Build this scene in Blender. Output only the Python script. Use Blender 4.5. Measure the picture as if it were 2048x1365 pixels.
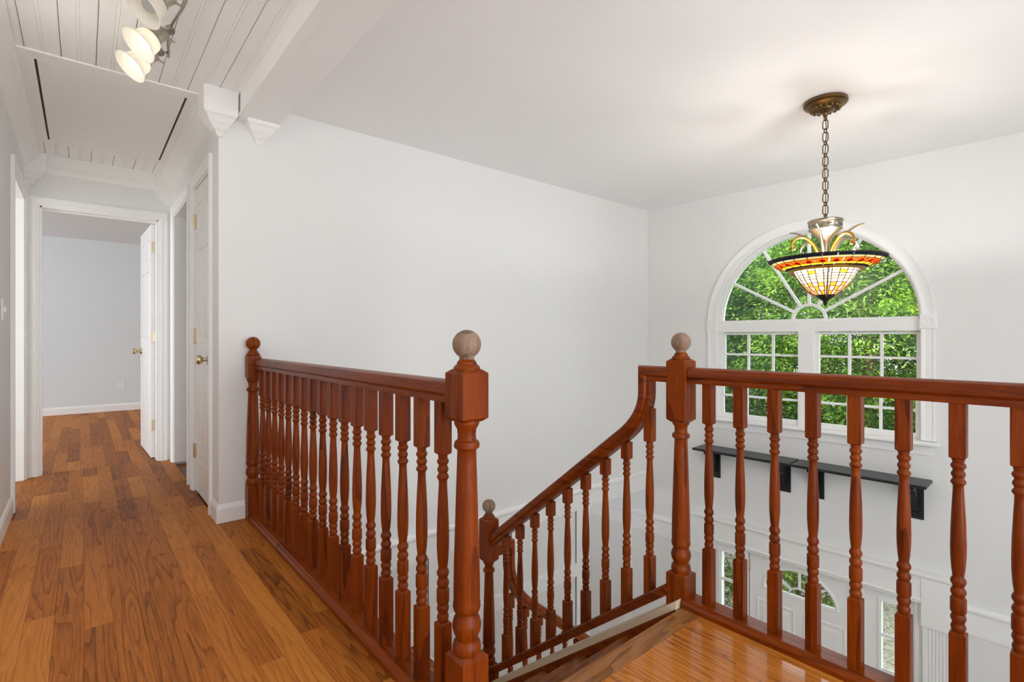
import bpy, bmesh, math, random
import numpy as np
from mathutils import Vector, Matrix, Euler
random.seed(7); rng = np.random.default_rng(7)
scene = bpy.context.scene
for _o in list(bpy.data.objects): bpy.data.objects.remove(_o, do_unlink=True)
R = math.radians
H = 1.02                      # eye height above the upper floor
TH = R(40.16)                 # camera turned right of the hall axis (+Y)
# ------------------------------------------------------------------ camera
cam = bpy.data.objects.new('camera', bpy.data.cameras.new('camera'))
scene.collection.objects.link(cam)
cam.location = (0, 0, H); cam.rotation_euler = (R(90), 0, -TH)
cam.data.sensor_width = 36.0; cam.data.lens = 36*1018/2048
cam.data.shift_y = -5.5/2048; cam.data.clip_start = .02
scene.camera = cam
# ------------------------------------------------------------------ world, sun, exposure
w = bpy.data.worlds.new('sky'); scene.world = w; w.use_nodes = True
bg = w.node_tree.nodes['Background']
bg.inputs[0].default_value = (.88, .94, 1.0, 1); bg.inputs[1].default_value = 1.5
sun = bpy.data.objects.new('sun', bpy.data.lights.new('sun', 'SUN'))
scene.collection.objects.link(sun)
sun.data.energy = 2.4; sun.data.angle = R(1.5); sun.data.color = (1, .95, .84)
sun.rotation_euler = Vector((.80, -.30, -.45)).to_track_quat('-Z', 'Y').to_euler()
vs = scene.view_settings
vs.view_transform = 'Standard'; vs.look = 'None'; vs.gamma = 1.0; vs.use_curve_mapping = False
vs.exposure = 1.55
scene.cycles.use_denoising = True
scene.cycles.max_bounces = 12; scene.cycles.diffuse_bounces = 8; scene.cycles.transparent_max_bounces = 24

# ------------------------------------------------------------------ materials
def lin(r, g=None, b=None):
    if g is None: r, g, b = r
    f = lambda v: ((v/255)/12.92 if v/255 <= .04045 else ((v/255+.055)/1.055)**2.4)
    return (f(r), f(g), f(b), 1)
MATS = {}
def newmat(name):
    m = bpy.data.materials.new(name); m.use_nodes = True; MATS[name] = m
    nt = m.node_tree; return m, nt, nt.nodes['Principled BSDF']
def paint(name, rgb, rough=.55, bump=.0, bscale=180, spec=.4, metal=0):
    m, nt, b = newmat(name)
    b.inputs['Base Color'].default_value = lin(rgb); b.inputs['Roughness'].default_value = rough
    b.inputs['Specular IOR Level'].default_value = spec; b.inputs['Metallic'].default_value = metal
    n = nt.nodes.new('ShaderNodeTexNoise'); n.inputs['Scale'].default_value = bscale
    tc = nt.nodes.new('ShaderNodeTexCoord'); nt.links.new(tc.outputs['Object'], n.inputs['Vector'])
    if bump:
        bp = nt.nodes.new('ShaderNodeBump'); bp.inputs['Strength'].default_value = bump; bp.inputs['Distance'].default_value = .002
        nt.links.new(n.outputs['Fac'], bp.inputs['Height']); nt.links.new(bp.outputs['Normal'], b.inputs['Normal'])
    else:
        mr = nt.nodes.new('ShaderNodeMapRange'); mr.inputs['To Min'].default_value = rough-.05; mr.inputs['To Max'].default_value = rough+.05
        nt.links.new(n.outputs['Fac'], mr.inputs['Value']); nt.links.new(mr.outputs['Result'], b.inputs['Roughness'])
    return m
def wood(name, cols, axis='y', rough=.35, scale=1.0, band=9.0, vary=.25, coat=0.0, fig=.35, stretch=.09):
    """stained wood: stretched noise + distorted bands along one axis, tone varied per object"""
    m, nt, b = newmat(name); N = nt.nodes; L = nt.links
    tc = N.new('ShaderNodeTexCoord'); oi = N.new('ShaderNodeObjectInfo')
    ad = N.new('ShaderNodeVectorMath'); ad.operation = 'ADD'
    mu = N.new('ShaderNodeVectorMath'); mu.operation = 'SCALE'
    cx = N.new('ShaderNodeCombineXYZ')
    for i in range(3): L.new(oi.outputs['Random'], cx.inputs[i])
    L.new(cx.outputs[0], mu.inputs[0]); mu.inputs['Scale'].default_value = 31.7
    L.new(tc.outputs['Object'], ad.inputs[0]); L.new(mu.outputs[0], ad.inputs[1])
    mp = N.new('ShaderNodeMapping'); L.new(ad.outputs[0], mp.inputs['Vector'])
    s = [scale]*3; s['xyz'.index(axis)] = scale*stretch; mp.inputs['Scale'].default_value = s
    # fine fibres
    n1 = N.new('ShaderNodeTexNoise'); n1.inputs['Scale'].default_value = 160; n1.inputs['Detail'].default_value = 4
    L.new(mp.outputs[0], n1.inputs['Vector'])
    # cathedral figure
    n0 = N.new('ShaderNodeTexNoise'); n0.inputs['Scale'].default_value = 9; n0.inputs['Detail'].default_value = 2
    L.new(mp.outputs[0], n0.inputs['Vector'])
    ml = N.new('ShaderNodeMath'); ml.operation = 'MULTIPLY'; ml.inputs[1].default_value = band
    L.new(n0.outputs['Fac'], ml.inputs[0])
    fr = N.new('ShaderNodeMath'); fr.operation = 'FRACT'; L.new(ml.outputs[0], fr.inputs[0])
    pw = N.new('ShaderNodeMath'); pw.operation = 'POWER'; pw.inputs[1].default_value = 3.0; L.new(fr.outputs[0], pw.inputs[0])   # soft ramp, sharp late-wood edge
    m2 = N.new('ShaderNodeMath'); m2.operation = 'MULTIPLY'; m2.inputs[1].default_value = -fig; L.new(pw.outputs[0], m2.inputs[0])
    m3 = N.new('ShaderNodeMath'); m3.operation = 'MULTIPLY_ADD'; m3.inputs[1].default_value = .55; L.new(n1.outputs['Fac'], m3.inputs[0]); L.new(m2.outputs[0], m3.inputs[2])
    m4 = N.new('ShaderNodeMath'); m4.operation = 'MULTIPLY_ADD'; m4.inputs[1].default_value = vary
    L.new(oi.outputs['Random'], m4.inputs[0]); L.new(m3.outputs[0], m4.inputs[2])
    m5 = N.new('ShaderNodeMath'); m5.operation = 'ADD'; m5.inputs[1].default_value = .32-vary*.5+fig*.25; L.new(m4.outputs[0], m5.inputs[0])
    cr = N.new('ShaderNodeValToRGB'); e = cr.color_ramp.elements
    e[0].position = .15; e[0].color = lin(cols[0]); e[1].position = .92; e[1].color = lin(cols[2])
    k = cr.color_ramp.elements.new(.55); k.color = lin(cols[1])
    L.new(m5.outputs[0], cr.inputs['Fac']); L.new(cr.outputs['Color'], b.inputs['Base Color'])
    b.inputs['Specular IOR Level'].default_value = .16; b.inputs['Roughness'].default_value = rough; b.inputs['Coat Weight'].default_value = coat; b.inputs['Coat Roughness'].default_value = .07
    bp = N.new('ShaderNodeBump'); bp.inputs['Strength'].default_value = .12; bp.inputs['Distance'].default_value = .001
    L.new(n1.outputs['Fac'], bp.inputs['Height']); L.new(bp.outputs['Normal'], b.inputs['Normal'])
    return m
M_WALL = paint('wall_paint', (233, 233, 231), .62, .06, 260)
M_CEIL = paint('ceiling_paint', (247, 247, 247), .7, .05, 200)
M_BEAD = paint('beadboard_paint', (247, 247, 247), .5)
M_TRIM = paint('trim_paint', (243, 243, 241), .38)
M_ROOM = paint('blue_grey_paint', (224, 229, 231), .6, .06, 260)
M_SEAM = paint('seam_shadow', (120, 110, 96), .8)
M_TILE = paint('pale_floor', (214, 206, 192), .4)
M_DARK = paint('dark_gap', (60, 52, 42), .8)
M_NICKEL = paint('brushed_nickel', (178, 170, 158), .34, metal=1)
M_BRASS = paint('aged_brass', (206, 190, 158), .3, metal=1)
M_BRONZE = paint('antique_bronze', (116, 92, 58), .36, metal=1)
M_SILVER = paint('antique_silver', (176, 168, 152), .3, metal=1)
M_GOLDEN = paint('golden_metal', (190, 142, 58), .3, metal=1)
M_LEAD = paint('lead_came', (52, 44, 34), .45, metal=.6)
M_BLACK = paint('black_paint', (30, 31, 33), .32)
M_PLATE = paint('plastic_plate', (240, 240, 238), .4)
M_SLOT = paint('outlet_slot', (70, 70, 72), .6)
M_CREAM = paint('cream_stringer', (226, 208, 176), .5)
RED = [(60, 21, 2), (116, 46, 4), (144, 66, 7)]
M_POST = wood('cherry_stain_upright', RED, 'z', .40, 1.0, 5, .12, .08)
M_RAIL = wood('cherry_stain_rail', RED, 'y', .34, 1.0, 5, .1, .12)
M_RAILX = wood('cherry_stain_cross', RED, 'x', .34, 1.0, 5, .1, .12)
M_WORN = wood('worn_finial_wood', [(96, 74, 58), (136, 110, 92), (168, 144, 124)], 'z', .42, 1.0, 5, .1)
M_OAK = wood('oak_floor', [(102, 53, 13), (166, 96, 32), (196, 125, 51)], 'y', .5, 1.0, 18, .5, .0, .30, .06)
M_OAKG = wood('oak_floor_glossy', [(116, 60, 14), (182, 108, 36), (208, 136, 56)], 'y', .3, 1.0, 16, .4, .55, .42, .06)
M_NOSE = wood('oak_nosing', [(98, 58, 28), (146, 96, 52), (172, 120, 70)], 'x', .35, 1.0, 9, .1, .2)
M_TREAD = wood('oak_tread', [(70, 34, 14), (126, 68, 28), (158, 96, 46)], 'x', .35, 1.0, 9, .2, .2)
M_BARK = paint('bark', (86, 70, 54), .9, .5, 30)
def leafmat(name, a, b_):
    m, nt, b = newmat(name); N = nt.nodes; L = nt.links
    tc = N.new('ShaderNodeTexCoord'); n = N.new('ShaderNodeTexNoise'); n.inputs['Scale'].default_value = 3.0; n.inputs['Detail'].default_value = 8
    L.new(tc.outputs['Object'], n.inputs['Vector'])
    cr = N.new('ShaderNodeValToRGB'); cr.color_ramp.elements[0].position = .40; cr.color_ramp.elements[1].position = .62
    cr.color_ramp.elements[0].color = lin(a); cr.color_ramp.elements[1].color = lin(b_)
    L.new(n.outputs['Fac'], cr.inputs['Fac']); L.new(cr.outputs['Color'], b.inputs['Base Color'])
    b.inputs['Roughness'].default_value = .5
    tr = N.new('ShaderNodeBsdfTranslucent'); L.new(cr.outputs['Color'], tr.inputs['Color'])
    mx = N.new('ShaderNodeMixShader'); mx.inputs[0].default_value = .35
    L.new(b.outputs[0], mx.inputs[1]); L.new(tr.outputs[0], mx.inputs[2])
    L.new(mx.outputs[0], N['Material Output'].inputs['Surface'])
    return m
M_LEAF1 = leafmat('maple_leaf', (36, 84, 22), (146, 186, 62))
M_LEAF2 = leafmat('deep_green_leaf', (26, 74, 30), (104, 160, 66))
M_LEAF3 = leafmat('hedge_leaf', (58, 84, 28), (128, 146, 56))
def glassmat(name, tint=(1, 1, 1), refl=1.0):
    m = bpy.data.materials.new(name); m.use_nodes = True; nt = m.node_tree; N = nt.nodes; L = nt.links
    N.remove(N['Principled BSDF'])
    t = N.new('ShaderNodeBsdfTransparent'); t.inputs[0].default_value = (*tint, 1)
    g = N.new('ShaderNodeBsdfGlossy'); g.inputs['Roughness'].default_value = .02
    f = N.new('ShaderNodeFresnel'); f.inputs[0].default_value = 1.45
    mx = N.new('ShaderNodeMixShader'); L.new(f.outputs[0], mx.inputs[0]); L.new(t.outputs[0], mx.inputs[1]); L.new(g.outputs[0], mx.inputs[2])
    L.new(mx.outputs[0], N['Material Output'].inputs['Surface']); return m
M_GLASS = glassmat('window_glass', (.97, .99, .98))
def stained(name, rgb, tl=.75, rough=.25):
    m, nt, b = newmat(name); N = nt.nodes; L = nt.links
    b.inputs['Base Color'].default_value = lin(rgb); b.inputs['Roughness'].default_value = rough
    tr = N.new('ShaderNodeBsdfTranslucent'); tr.inputs[0].default_value = lin(rgb)
    mx = N.new('ShaderNodeMixShader'); mx.inputs[0].default_value = tl
    L.new(b.outputs[0], mx.inputs[1]); L.new(tr.outputs[0], mx.inputs[2]); L.new(mx.outputs[0], N['Material Output'].inputs['Surface'])
    return m
G_CREAM = stained('cream_glass', (196, 186, 164)); G_AMBER = stained('amber_glass', (226, 140, 44)); G_YEL = stained('yellow_glass', (250, 208, 84))
G_RED = stained('red_glass', (190, 34, 14)); G_BLUE = stained('slate_glass', (52, 60, 76)); G_PALE = stained('pale_rim_glass', (206, 196, 160))
G_ORANGE = stained('orange_glass', (240, 150, 84)); G_LILAC = stained('lilac_glass', (186, 190, 218)); G_FROST = stained('frosted_glass', (246, 243, 236), .6, .3)
def emit(name, rgb, s):
    m = bpy.data.materials.new(name); m.use_nodes = True; nt = m.node_tree
    e = nt.nodes.new('ShaderNodeEmission'); e.inputs[0].default_value = lin(rgb); e.inputs[1].default_value = s
    nt.links.new(e.outputs[0], nt.nodes['Material Output'].inputs['Surface']); return m
M_BULB = emit('lit_bulb', (255, 244, 220), 1.6)
M_DIM = emit('dim_bulb', (255, 246, 230), .12)
def groundmat():
    m, nt, b = newmat('gravel'); N = nt.nodes; L = nt.links
    v = N.new('ShaderNodeTexVoronoi'); v.inputs['Scale'].default_value = 26
    tc = N.new('ShaderNodeTexCoord'); L.new(tc.outputs['Object'], v.inputs['Vector'])
    cr = N.new('ShaderNodeValToRGB'); cr.color_ramp.elements[0].color = lin(112, 106, 88); cr.color_ramp.elements[1].color = lin(196, 190, 170)
    L.new(v.outputs['Color'], cr.inputs['Fac']); L.new(cr.outputs['Color'], b.inputs['Base Color']); b.inputs['Roughness'].default_value = .9
    return m
M_GRAVEL = groundmat()

# ------------------------------------------------------------------ building helpers
class Frame:
    def __init__(s, o=(0, 0, 0), a=0.0): s.o = Vector(o); s.a = a; s.m = Matrix.Rotation(a, 3, 'Z')
    def w(s, p): return s.o + s.m @ Vector(p)
WORLD = Frame()
PHI = math.atan2(.0431, .99907)
WW = Frame((4.7065, 0, 0), PHI)          # the window wall: x = outward, y = along, z = up
BASE = {}                                 # object -> (frame, own position in frame coordinates)
def link(o, parent, loc, frame):
    scene.collection.objects.link(o)
    if parent is None:
        o.location = frame.w(loc); o.rotation_euler = (0, 0, frame.a); BASE[o.name] = (frame, Vector(loc))
    else:
        fr, pl = BASE[parent.name]; o.parent = parent; o.location = Vector(loc)-pl; BASE[o.name] = (fr, Vector(loc))
    return o
def tag(o, label=None, cat=None, group=None, kind=None):
    if label: o['label'] = label
    if cat: o['category'] = cat
    if group: o['group'] = group
    if kind: o['kind'] = kind
    return o
def thing(name, label, cat, loc, frame=WORLD, group=None, kind=None):
    o = bpy.data.objects.new(name, None); o.empty_display_size = .1
    link(o, None, loc, frame); tag(o, label, cat, group, kind); return o
def smooth(me, ang=40):
    bm = bmesh.new(); bm.from_mesh(me); lim = R(ang)
    for f in bm.faces: f.smooth = True
    for e in bm.edges: e.smooth = e.is_manifold and len(e.link_faces) == 2 and e.calc_face_angle(0) < lim
    bm.to_mesh(me); bm.free()
def mesh(name, verts, faces, sm=None, recalc=True):
    me = bpy.data.meshes.new(name); me.from_pydata([tuple(v) for v in verts], [], faces); me.update()
    if recalc:
        bm = bmesh.new(); bm.from_mesh(me); bmesh.ops.remove_doubles(bm, verts=bm.verts, dist=1e-6)
        bmesh.ops.recalc_face_normals(bm, faces=bm.faces); bm.to_mesh(me); bm.free()
    if sm: smooth(me, sm)
    return me
def add(name, me, mat, parent=None, loc=(0, 0, 0), frame=WORLD, **kw):
    o = bpy.data.objects.new(name, me)
    if mat is not None and not me.materials: me.materials.append(mat)
    link(o, parent, loc, frame); tag(o, **kw) if kw else None; return o
class MB:
    """collects simple shapes into one mesh (coordinates in the frame)"""
    def __init__(s): s.v = []; s.f = []
    def raw(s, v, f):
        n = len(s.v); s.v += [tuple(p) for p in v]; s.f += [tuple(i+n for i in q) for q in f]; return s
    def box(s, x0, x1, y0, y1, z0, z1):
        v = [(x, y, z) for x in (x0, x1) for y in (y0, y1) for z in (z0, z1)]
        return s.raw(v, [(0, 1, 3, 2), (4, 6, 7, 5), (0, 4, 5, 1), (2, 3, 7, 6), (0, 2, 6, 4), (1, 5, 7, 3)])
    def cbox(s, x0, x1, y0, y1, z0, z1, c=.003):
        """box with chamfered edges"""
        bm = bmesh.new(); bmesh.ops.create_cube(bm, size=1)
        for v in bm.verts: v.co = ((x0+x1)/2+v.co.x*(x1-x0), (y0+y1)/2+v.co.y*(y1-y0), (z0+z1)/2+v.co.z*(z1-z0))
        c = min(c, .45*min(x1-x0, y1-y0, z1-z0))
        bmesh.ops.bevel(bm, geom=list(bm.edges), offset=c, segments=1, affect='EDGES')
        bm.verts.index_update(); s.raw([v.co[:] for v in bm.verts], [[v.index for v in f.verts] for f in bm.faces]); bm.free(); return s
    def lathe(s, prof, c=(0, 0, 0), seg=20, axis=None, cap=True):
        """prof: [(radius, height)...] about z (or about a direction)"""
        q = Vector((0, 0, 1)).rotation_difference(Vector(axis)) if axis else None
        v = []; f = []
        for r, h in prof:
            for k in range(seg):
                p = Vector((r*math.cos(2*math.pi*k/seg), r*math.sin(2*math.pi*k/seg), h))
                v.append((q @ p if q else p)+Vector(c))
        for i in range(len(prof)-1):
            for k in range(seg):
                a = i*seg+k; b = i*seg+(k+1) % seg; f.append((a, b, b+seg, a+seg))
        if cap: f.append(tuple(range(seg))[::-1]); f.append(tuple((len(prof)-1)*seg+k for k in range(seg)))
        return s.raw(v, f)
    def sweep(s, prof, path, n, closed=False, cap=True):
        """prof [(p along n, q along in-plane normal)], path of 3D points lying in a plane of normal n; mitred"""
        n = Vector(n).normalized(); P = [Vector(p) for p in path]; m = len(P); v = []; k = len(prof); f = []
        for i in range(m):
            a = P[i-1] if (i > 0 or closed) else None; b = P[(i+1) % m] if (i < m-1 or closed) else None
            t0 = (P[i]-a).normalized() if a is not None else None; t1 = (b-P[i]).normalized() if b is not None else None
            if t0 is None: t0 = t1
            if t1 is None: t1 = t0
            n0 = n.cross(t0); n1 = n.cross(t1); h = (n0+n1).normalized(); h /= max(.3, h.dot(n0))
            v += [P[i]+n*p+h*q for p, q in prof]
        for i in range(m if closed else m-1):
            for j in range(k):
                a = i*k; b = ((i+1) % m)*k; f.append((a+j, a+(j+1) % k, b+(j+1) % k, b+j))
        if cap and not closed: f.append(tuple(range(k))); f.append(tuple((m-1)*k+j for j in range(k))[::-1])
        return s.raw(v, f)
    def tube(s, path, r, seg=8, taper=None):
        P = [Vector(p) for p in path]; m = len(P); v = []; f = []; ref = Vector((.31, .22, .92))
        for i in range(m):
            t = (P[min(i+1, m-1)]-P[max(i-1, 0)]).normalized(); a = t.cross(ref).normalized(); b = t.cross(a)
            rr = r*(taper[i] if taper else 1)
            v += [P[i]+(a*math.cos(2*math.pi*k/seg)+b*math.sin(2*math.pi*k/seg))*rr for k in range(seg)]
        for i in range(m-1):
            for k in range(seg): f.append((i*seg+k, i*seg+(k+1) % seg, (i+1)*seg+(k+1) % seg, (i+1)*seg+k))
        f.append(tuple(range(seg))[::-1]); f.append(tuple((m-1)*seg+k for k in range(seg))); return s.raw(v, f)
    def prism(s, poly, d0, d1, fn):
        """extrude 2D polygon between two depths; fn(a,b,d)->xyz"""
        k = len(poly); v = [fn(a, b, d0) for a, b in poly]+[fn(a, b, d1) for a, b in poly]
        return s.raw(v, [tuple(range(k)), tuple(range(k, 2*k))[::-1]]+[(i, (i+1) % k, k+(i+1) % k, k+i) for i in range(k)])
    def out(s, name, mat, parent=None, loc=None, frame=WORLD, sm=None, **kw):
        if loc is None:
            a = np.array(s.v); lo = a.min(0); hi = a.max(0); loc = ((lo[0]+hi[0])/2, (lo[1]+hi[1])/2, lo[2])
        L_ = Vector(loc); return add(name, mesh(name, [Vector(p)-L_ for p in s.v], s.f, sm), mat, parent, loc, frame, **kw)
def box(name, x0, x1, y0, y1, z0, z1, mat, parent=None, frame=WORLD, c=0, **kw):
    b = MB(); b.cbox(x0, x1, y0, y1, z0, z1, c) if c else b.box(x0, x1, y0, y1, z0, z1); return b.out(name, mat, parent, None, frame, **kw)
def struct(name, mb, mat, label=None, parent=None, frame=WORLD, sm=None):
    o = mb.out(name, mat, parent, None, frame, sm)
    if parent is None: o['kind'] = 'structure'
    if label: o['label'] = label
    return o

# ================================================================== the setting
ZC = 2.366            # ceilings
XL, XR = -.32, .574   # hall walls
YW = 3.19             # big blank wall over the stairs
YE = 5.13             # end wall of the hall
ZF = -2.93            # foyer floor
# ---- roof slab over everything, sized to keep direct sun out, with ceilings below
struct('roof', MB().box(-5, 5.3, -1.7, 9.4, ZC+.035, ZC+.16), M_CEIL, 'flat roof slab over the house, extended to block the sun')
foyer_ceiling = struct('ceiling_foyer', MB().box(.80, 5.0, -1.7, 3.2, ZC, ZC+.034), M_CEIL, 'smooth white foyer ceiling')
struct('ceiling_bedroom', MB().box(-3, 4.5, 5.25, 9.3, ZC, ZC+.034).box(.70, 4.5, 3.31, 5.25, ZC, ZC+.034).box(-4, -.44, 1.5, 5.25, ZC, ZC+.034), M_ROOM, 'plain ceiling of the side rooms')
hall_ceiling = thing('ceiling_hall', 'white beadboard ceiling of the hall', None, (0, 2, ZC), kind='structure')
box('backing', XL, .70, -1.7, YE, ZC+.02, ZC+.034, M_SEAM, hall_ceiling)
# beadboard planks, each with chamfered edges and a centre bead
PB = .1285
def bead_profile(wd):
    h = wd/2; g = .0011
    return [(-h+g, 0), (-h+g+.004, -.005), (-.009, -.005), (-.006, -.001), (-.003, -.005), (.003, -.005), (.006, -.001), (.009, -.005), (h-g-.004, -.005), (h-g, 0), (h-g, .012), (-h+g, .012)]
x = -.206-PB
while x < .66:
    x0, x1 = max(x, XL), min(x+PB, .69); wd = x1-x0
    if wd > .02:
        for (ya, yb) in ((-1.7, 3.30), (4.62, YE)) if (x0 > -.27 and x1 < .50) else ((-1.7, YE),):
            pr = bead_profile(wd); cx = (x0+x1)/2
            v = [(px, yy, pz) for yy in (ya, yb) for px, pz in pr]; k = len(pr)
            f = [tuple(range(k)), tuple(range(k, 2*k))[::-1]]+[(i, (i+1) % k, k+(i+1) % k, k+i) for i in range(k)]
            add('ceiling_plank', mesh('ceiling_plank', v, f), M_BEAD, hall_ceiling, (cx, 0, ZC+.004))
    x += PB
# attic hatch: lid with a thin gap, and its flat trim boards
hatch = thing('attic_hatch', 'flat white attic hatch panel set in the beadboard hall ceiling', 'hatch', (.13, 3.98, ZC-.02))
box('lid', -.168, .436, 3.331, 4.629, ZC-.010, ZC-.0015, M_BEAD, hatch, c=.002)
box('trim_board', -.27, .492, 3.238, 3.328, ZC-.011, ZC-.0015, M_BEAD, hatch, c=.002)
box('trim_board', -.27, .492, 4.632, 4.70, ZC-.011, ZC-.0015, M_BEAD, hatch, c=.002)
box('trim_board', -.27, -.178, 3.329, 4.631, ZC-.011, ZC-.0015, M_BEAD, hatch, c=.002)
box('trim_board', .446, .492, 3.329, 4.631, ZC-.011, ZC-.0015, M_BEAD, hatch, c=.002)
for ga, gb in ((-.1765, -.1695), (.4375, .4445)): box('gap_shade_strip', ga, gb, 3.332, 4.628, ZC-.007, ZC-.0015, M_DARK, hatch)  # dark strips paint in the shade of the gaps beside the lid
# dropped beam between hall and foyer
struct('trim_beam', MB().cbox(.662, .872, -1.7, 3.192, 2.247, ZC+.01, .004).box(.655, .70, -1.7, 3.1, 2.243, 2.255), M_CEIL, 'white boxed beam between hall and foyer ceilings')
# ---- walls
wall_l = struct('wall_left', MB().box(XL-.12, XL, -1.7, 4.20, -.02, ZC).box(XL-.12, XL, 4.20, 5.06, 2.035, ZC).box(XL-.12, XL, 5.06, YE+.1, -.02, ZC), M_WALL, 'hall wall with a doorway')
struct('wall_hall_right', MB().box(XR, XR+.12, YW, 3.42, -.02, ZC).box(XR, XR+.12, 3.42, 3.98, 2.03, ZC).box(XR, XR+.12, 3.98, 4.21, -.02, ZC)
       .box(XR, XR+.12, 4.21, 4.985, 2.03, ZC).box(XR, XR+.12, 4.985, YE+.1, -.02, ZC), M_WALL, 'hall wall with closet door and doorway')
struct('wall_end', MB().box(XL, -.246, YE, YE+.12, -.02, ZC).box(.487, XR, YE, YE+.12, -.02, ZC).box(-.246, .487, YE, YE+.12, 2.007, ZC), M_WALL, 'end wall of the hall around the bedroom doorway')
XO = 3.632
struct('wall_stair', MB().box(XR+.12, 4.58, YW, YW+.12, -.44, ZC).box(.80, XO, YW, YW+.12, ZF, -.44), M_WALL, 'large blank off-white wall over the stairs')
struct('wall_bedroom', MB().box(-5.5, 3, 9.05, 9.17, -.02, ZC).box(-3.0, XL-.12, YE, YE+.12, 0, ZC).box(XR+.12, 3, YE+.02, YE+.12, 0, ZC), M_ROOM, 'pale blue-grey bedroom wall')  # far wall runs past the room, added length blocks a sun patch
struct('wall_side_room', MB().box(-3.9, XL-.12, 1.4, 1.5, 0, ZC), M_WALL)
struct('wall_closet', MB().box(1.3, 1.36, 3.31, 4.1, 0, ZC).box(.694, 1.36, 4.06, 4.12, 0, ZC), M_WALL)
# under the hall floor and landing, beside the stairs
struct('wall_under_hall', MB().box(.70, .825, 1.0, YW, ZF, -.02), M_WALL, 'white wall below the hall floor edge')
struct('wall_under_landing', MB().box(.70, 1.82, .88, 1.0, ZF, -.02), M_WALL)
struct('wall_under_landing_side', MB().box(1.72, 1.82, -1.7, .88, ZF, -.025), M_WALL)
# window wall with its arched and door openings
WS, WR, WZ, WB = 1.675, .775, 1.165, .255
def wall_face(d):
    V = []; F = []
    def q(*p): n = len(V); V.extend((d, a, b) for a, b in p); F.append(tuple(range(n, n+len(p))))
    q((-1.7, ZF), (.90, ZF), (.90, 2.4), (-1.7, 2.4)); q((2.45, ZF), (6.2, ZF), (6.2, 2.4), (2.45, 2.4))
    q((.90, -.90), (2.45, -.90), (2.45, WB), (.90, WB)); q((.90, ZF), (.95, ZF), (.95, -.90), (.90, -.90))
    arc = [(WS-WR*math.cos(math.pi*i/40), WZ+WR*math.sin(math.pi*i/40)) for i in range(41)]
    for (a, b), (a2, b2) in zip(arc, arc[1:]): q((a, b), (a2, b2), (a2, 2.4), (a, 2.4))
    return V, F, arc
mb = MB(); V, F, arc = wall_face(0.0); mb.raw(V, F); V2, F2, _ = wall_face(.17); mb.raw(V2, F2)
ring = [(.90, WB)]+arc+[(2.45, WB)]
for (a, b), (a2, b2) in zip(ring, ring[1:]+ring[:1]): mb.raw([(0, a, b), (0, a2, b2), (.17, a2, b2), (.17, a, b)], [(0, 1, 2, 3)])
dr = [(.95, ZF), (.95, -.90), (2.45, -.90), (2.45, ZF)]
for (a, b), (a2, b2) in zip(dr, dr[1:]): mb.raw([(0, a, b), (0, a2, b2), (.17, a2, b2), (.17, a, b)], [(0, 1, 2, 3)])
struct('wall_window', mb, M_WALL, 'two-storey foyer wall with the arched window', frame=WW)
struct('wall_foyer_light_block', MB().box(1.82, 4.9, -1.8, -1.7, ZF, -1.5).box(2.45, 4.9, -1.8, -1.7, -1.5, ZC), M_WALL)  # unseen wall added to cut daylight on the lower foyer and window wall
struct('roof_sun_block', MB().box(-6.8, -5, 5.0, 9.4, ZC+.035, ZC+.16), M_CEIL)  # unseen slab added to push the sun patch out of the bedroom
struct('floor_side_bounce', MB().box(-4.4, -1.02, 1.5, 5.1, -.018, .004), M_TILE, 'unseen pale floor added to bounce sunlight into the hall')  # unseen pale surface added as a light reflector for the hall
struct('wall_far_room', MB().box(1.0, 4.6, 6.0, 6.1, ZF, ZC).box(.95, 1.05, 3.32, 6.0, ZF, -1.25), M_WALL)  # low side piece is added to dim the daylight in this room
struct('floor_foyer', MB().box(.8, 5.0, -1.7, 6.1, ZF-.1, ZF), M_TILE, 'unseen foyer floor, pale to bounce light')  # unseen floor, made pale so light bounces up to the ceiling
struct('floor_base', MB().box(-4, .69, -1.7, 9.2, -.20, -.019).box(.69, 1.735, -1.7, .975, -.20, -.019).box(.69, 3.0, 3.32, 9.2, -.20, -.019), M_TREAD, 'subfloor under the oak planks')
struct('ceiling_far_room', MB().box(1.0, 4.55, 3.32, 6.0, -.44, -.40), M_CEIL)
# ---- oak plank floor: every board an object
floor = thing('floor', 'oak strip floor of hall, landing and bedroom', None, (0, 0, 0), kind='structure')
PW = .0815
def plank_mesh(wd, ln):
    g = .0002; c = .0006; pr = [(-wd/2+g, -.018), (wd/2-g, -.018), (wd/2-g, -c), (wd/2-g-c, 0), (-wd/2+g+c, 0), (-wd/2+g, -c)]
    v = [(px, yy, pz) for yy in (-ln/2+.0002, ln/2-.0002) for px, pz in pr]
    return mesh('floor_plank', v, [tuple(range(6))[::-1], tuple(range(6, 12))]+[(i, (i+1) % 6, 6+(i+1) % 6, 6+i) for i in range(6)])
def run_planks(xa, xb, ya, yb, lo=.38, hi=1.25, mat=None):
    ln = yb-ya; y = ya - random.random()*.7
    while y < yb:
        l = random.uniform(lo, hi); a, b = max(y, ya), min(y+l, yb); y += l
        if yb-b < .12: b = yb; y = yb
        if b-a < .03: continue
        add('floor_plank', plank_mesh(xb-xa, b-a), mat or M_OAK, floor, ((xa+xb)/2, (a+b)/2, 0))
i = -6
while -.0775+PW*i < 1.74:
    xa = -.0775+PW*i; xb = xa+PW; i += 1
    if xb <= XL-.1: continue
    if xa > .70: run_planks(xa, min(xb, 1.735), -.8, .983, mat=M_OAKG)
    else: run_planks(max(xa, XL-.12), min(xb, .715), -.8, 5.19 if xb < .6 else YW+.01)
for i in range(-9, 15):
    xa = -.0775+PW*i-.02; run_planks(xa, xa+PW, 5.19, 9.05, .7, 1.8)
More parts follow.
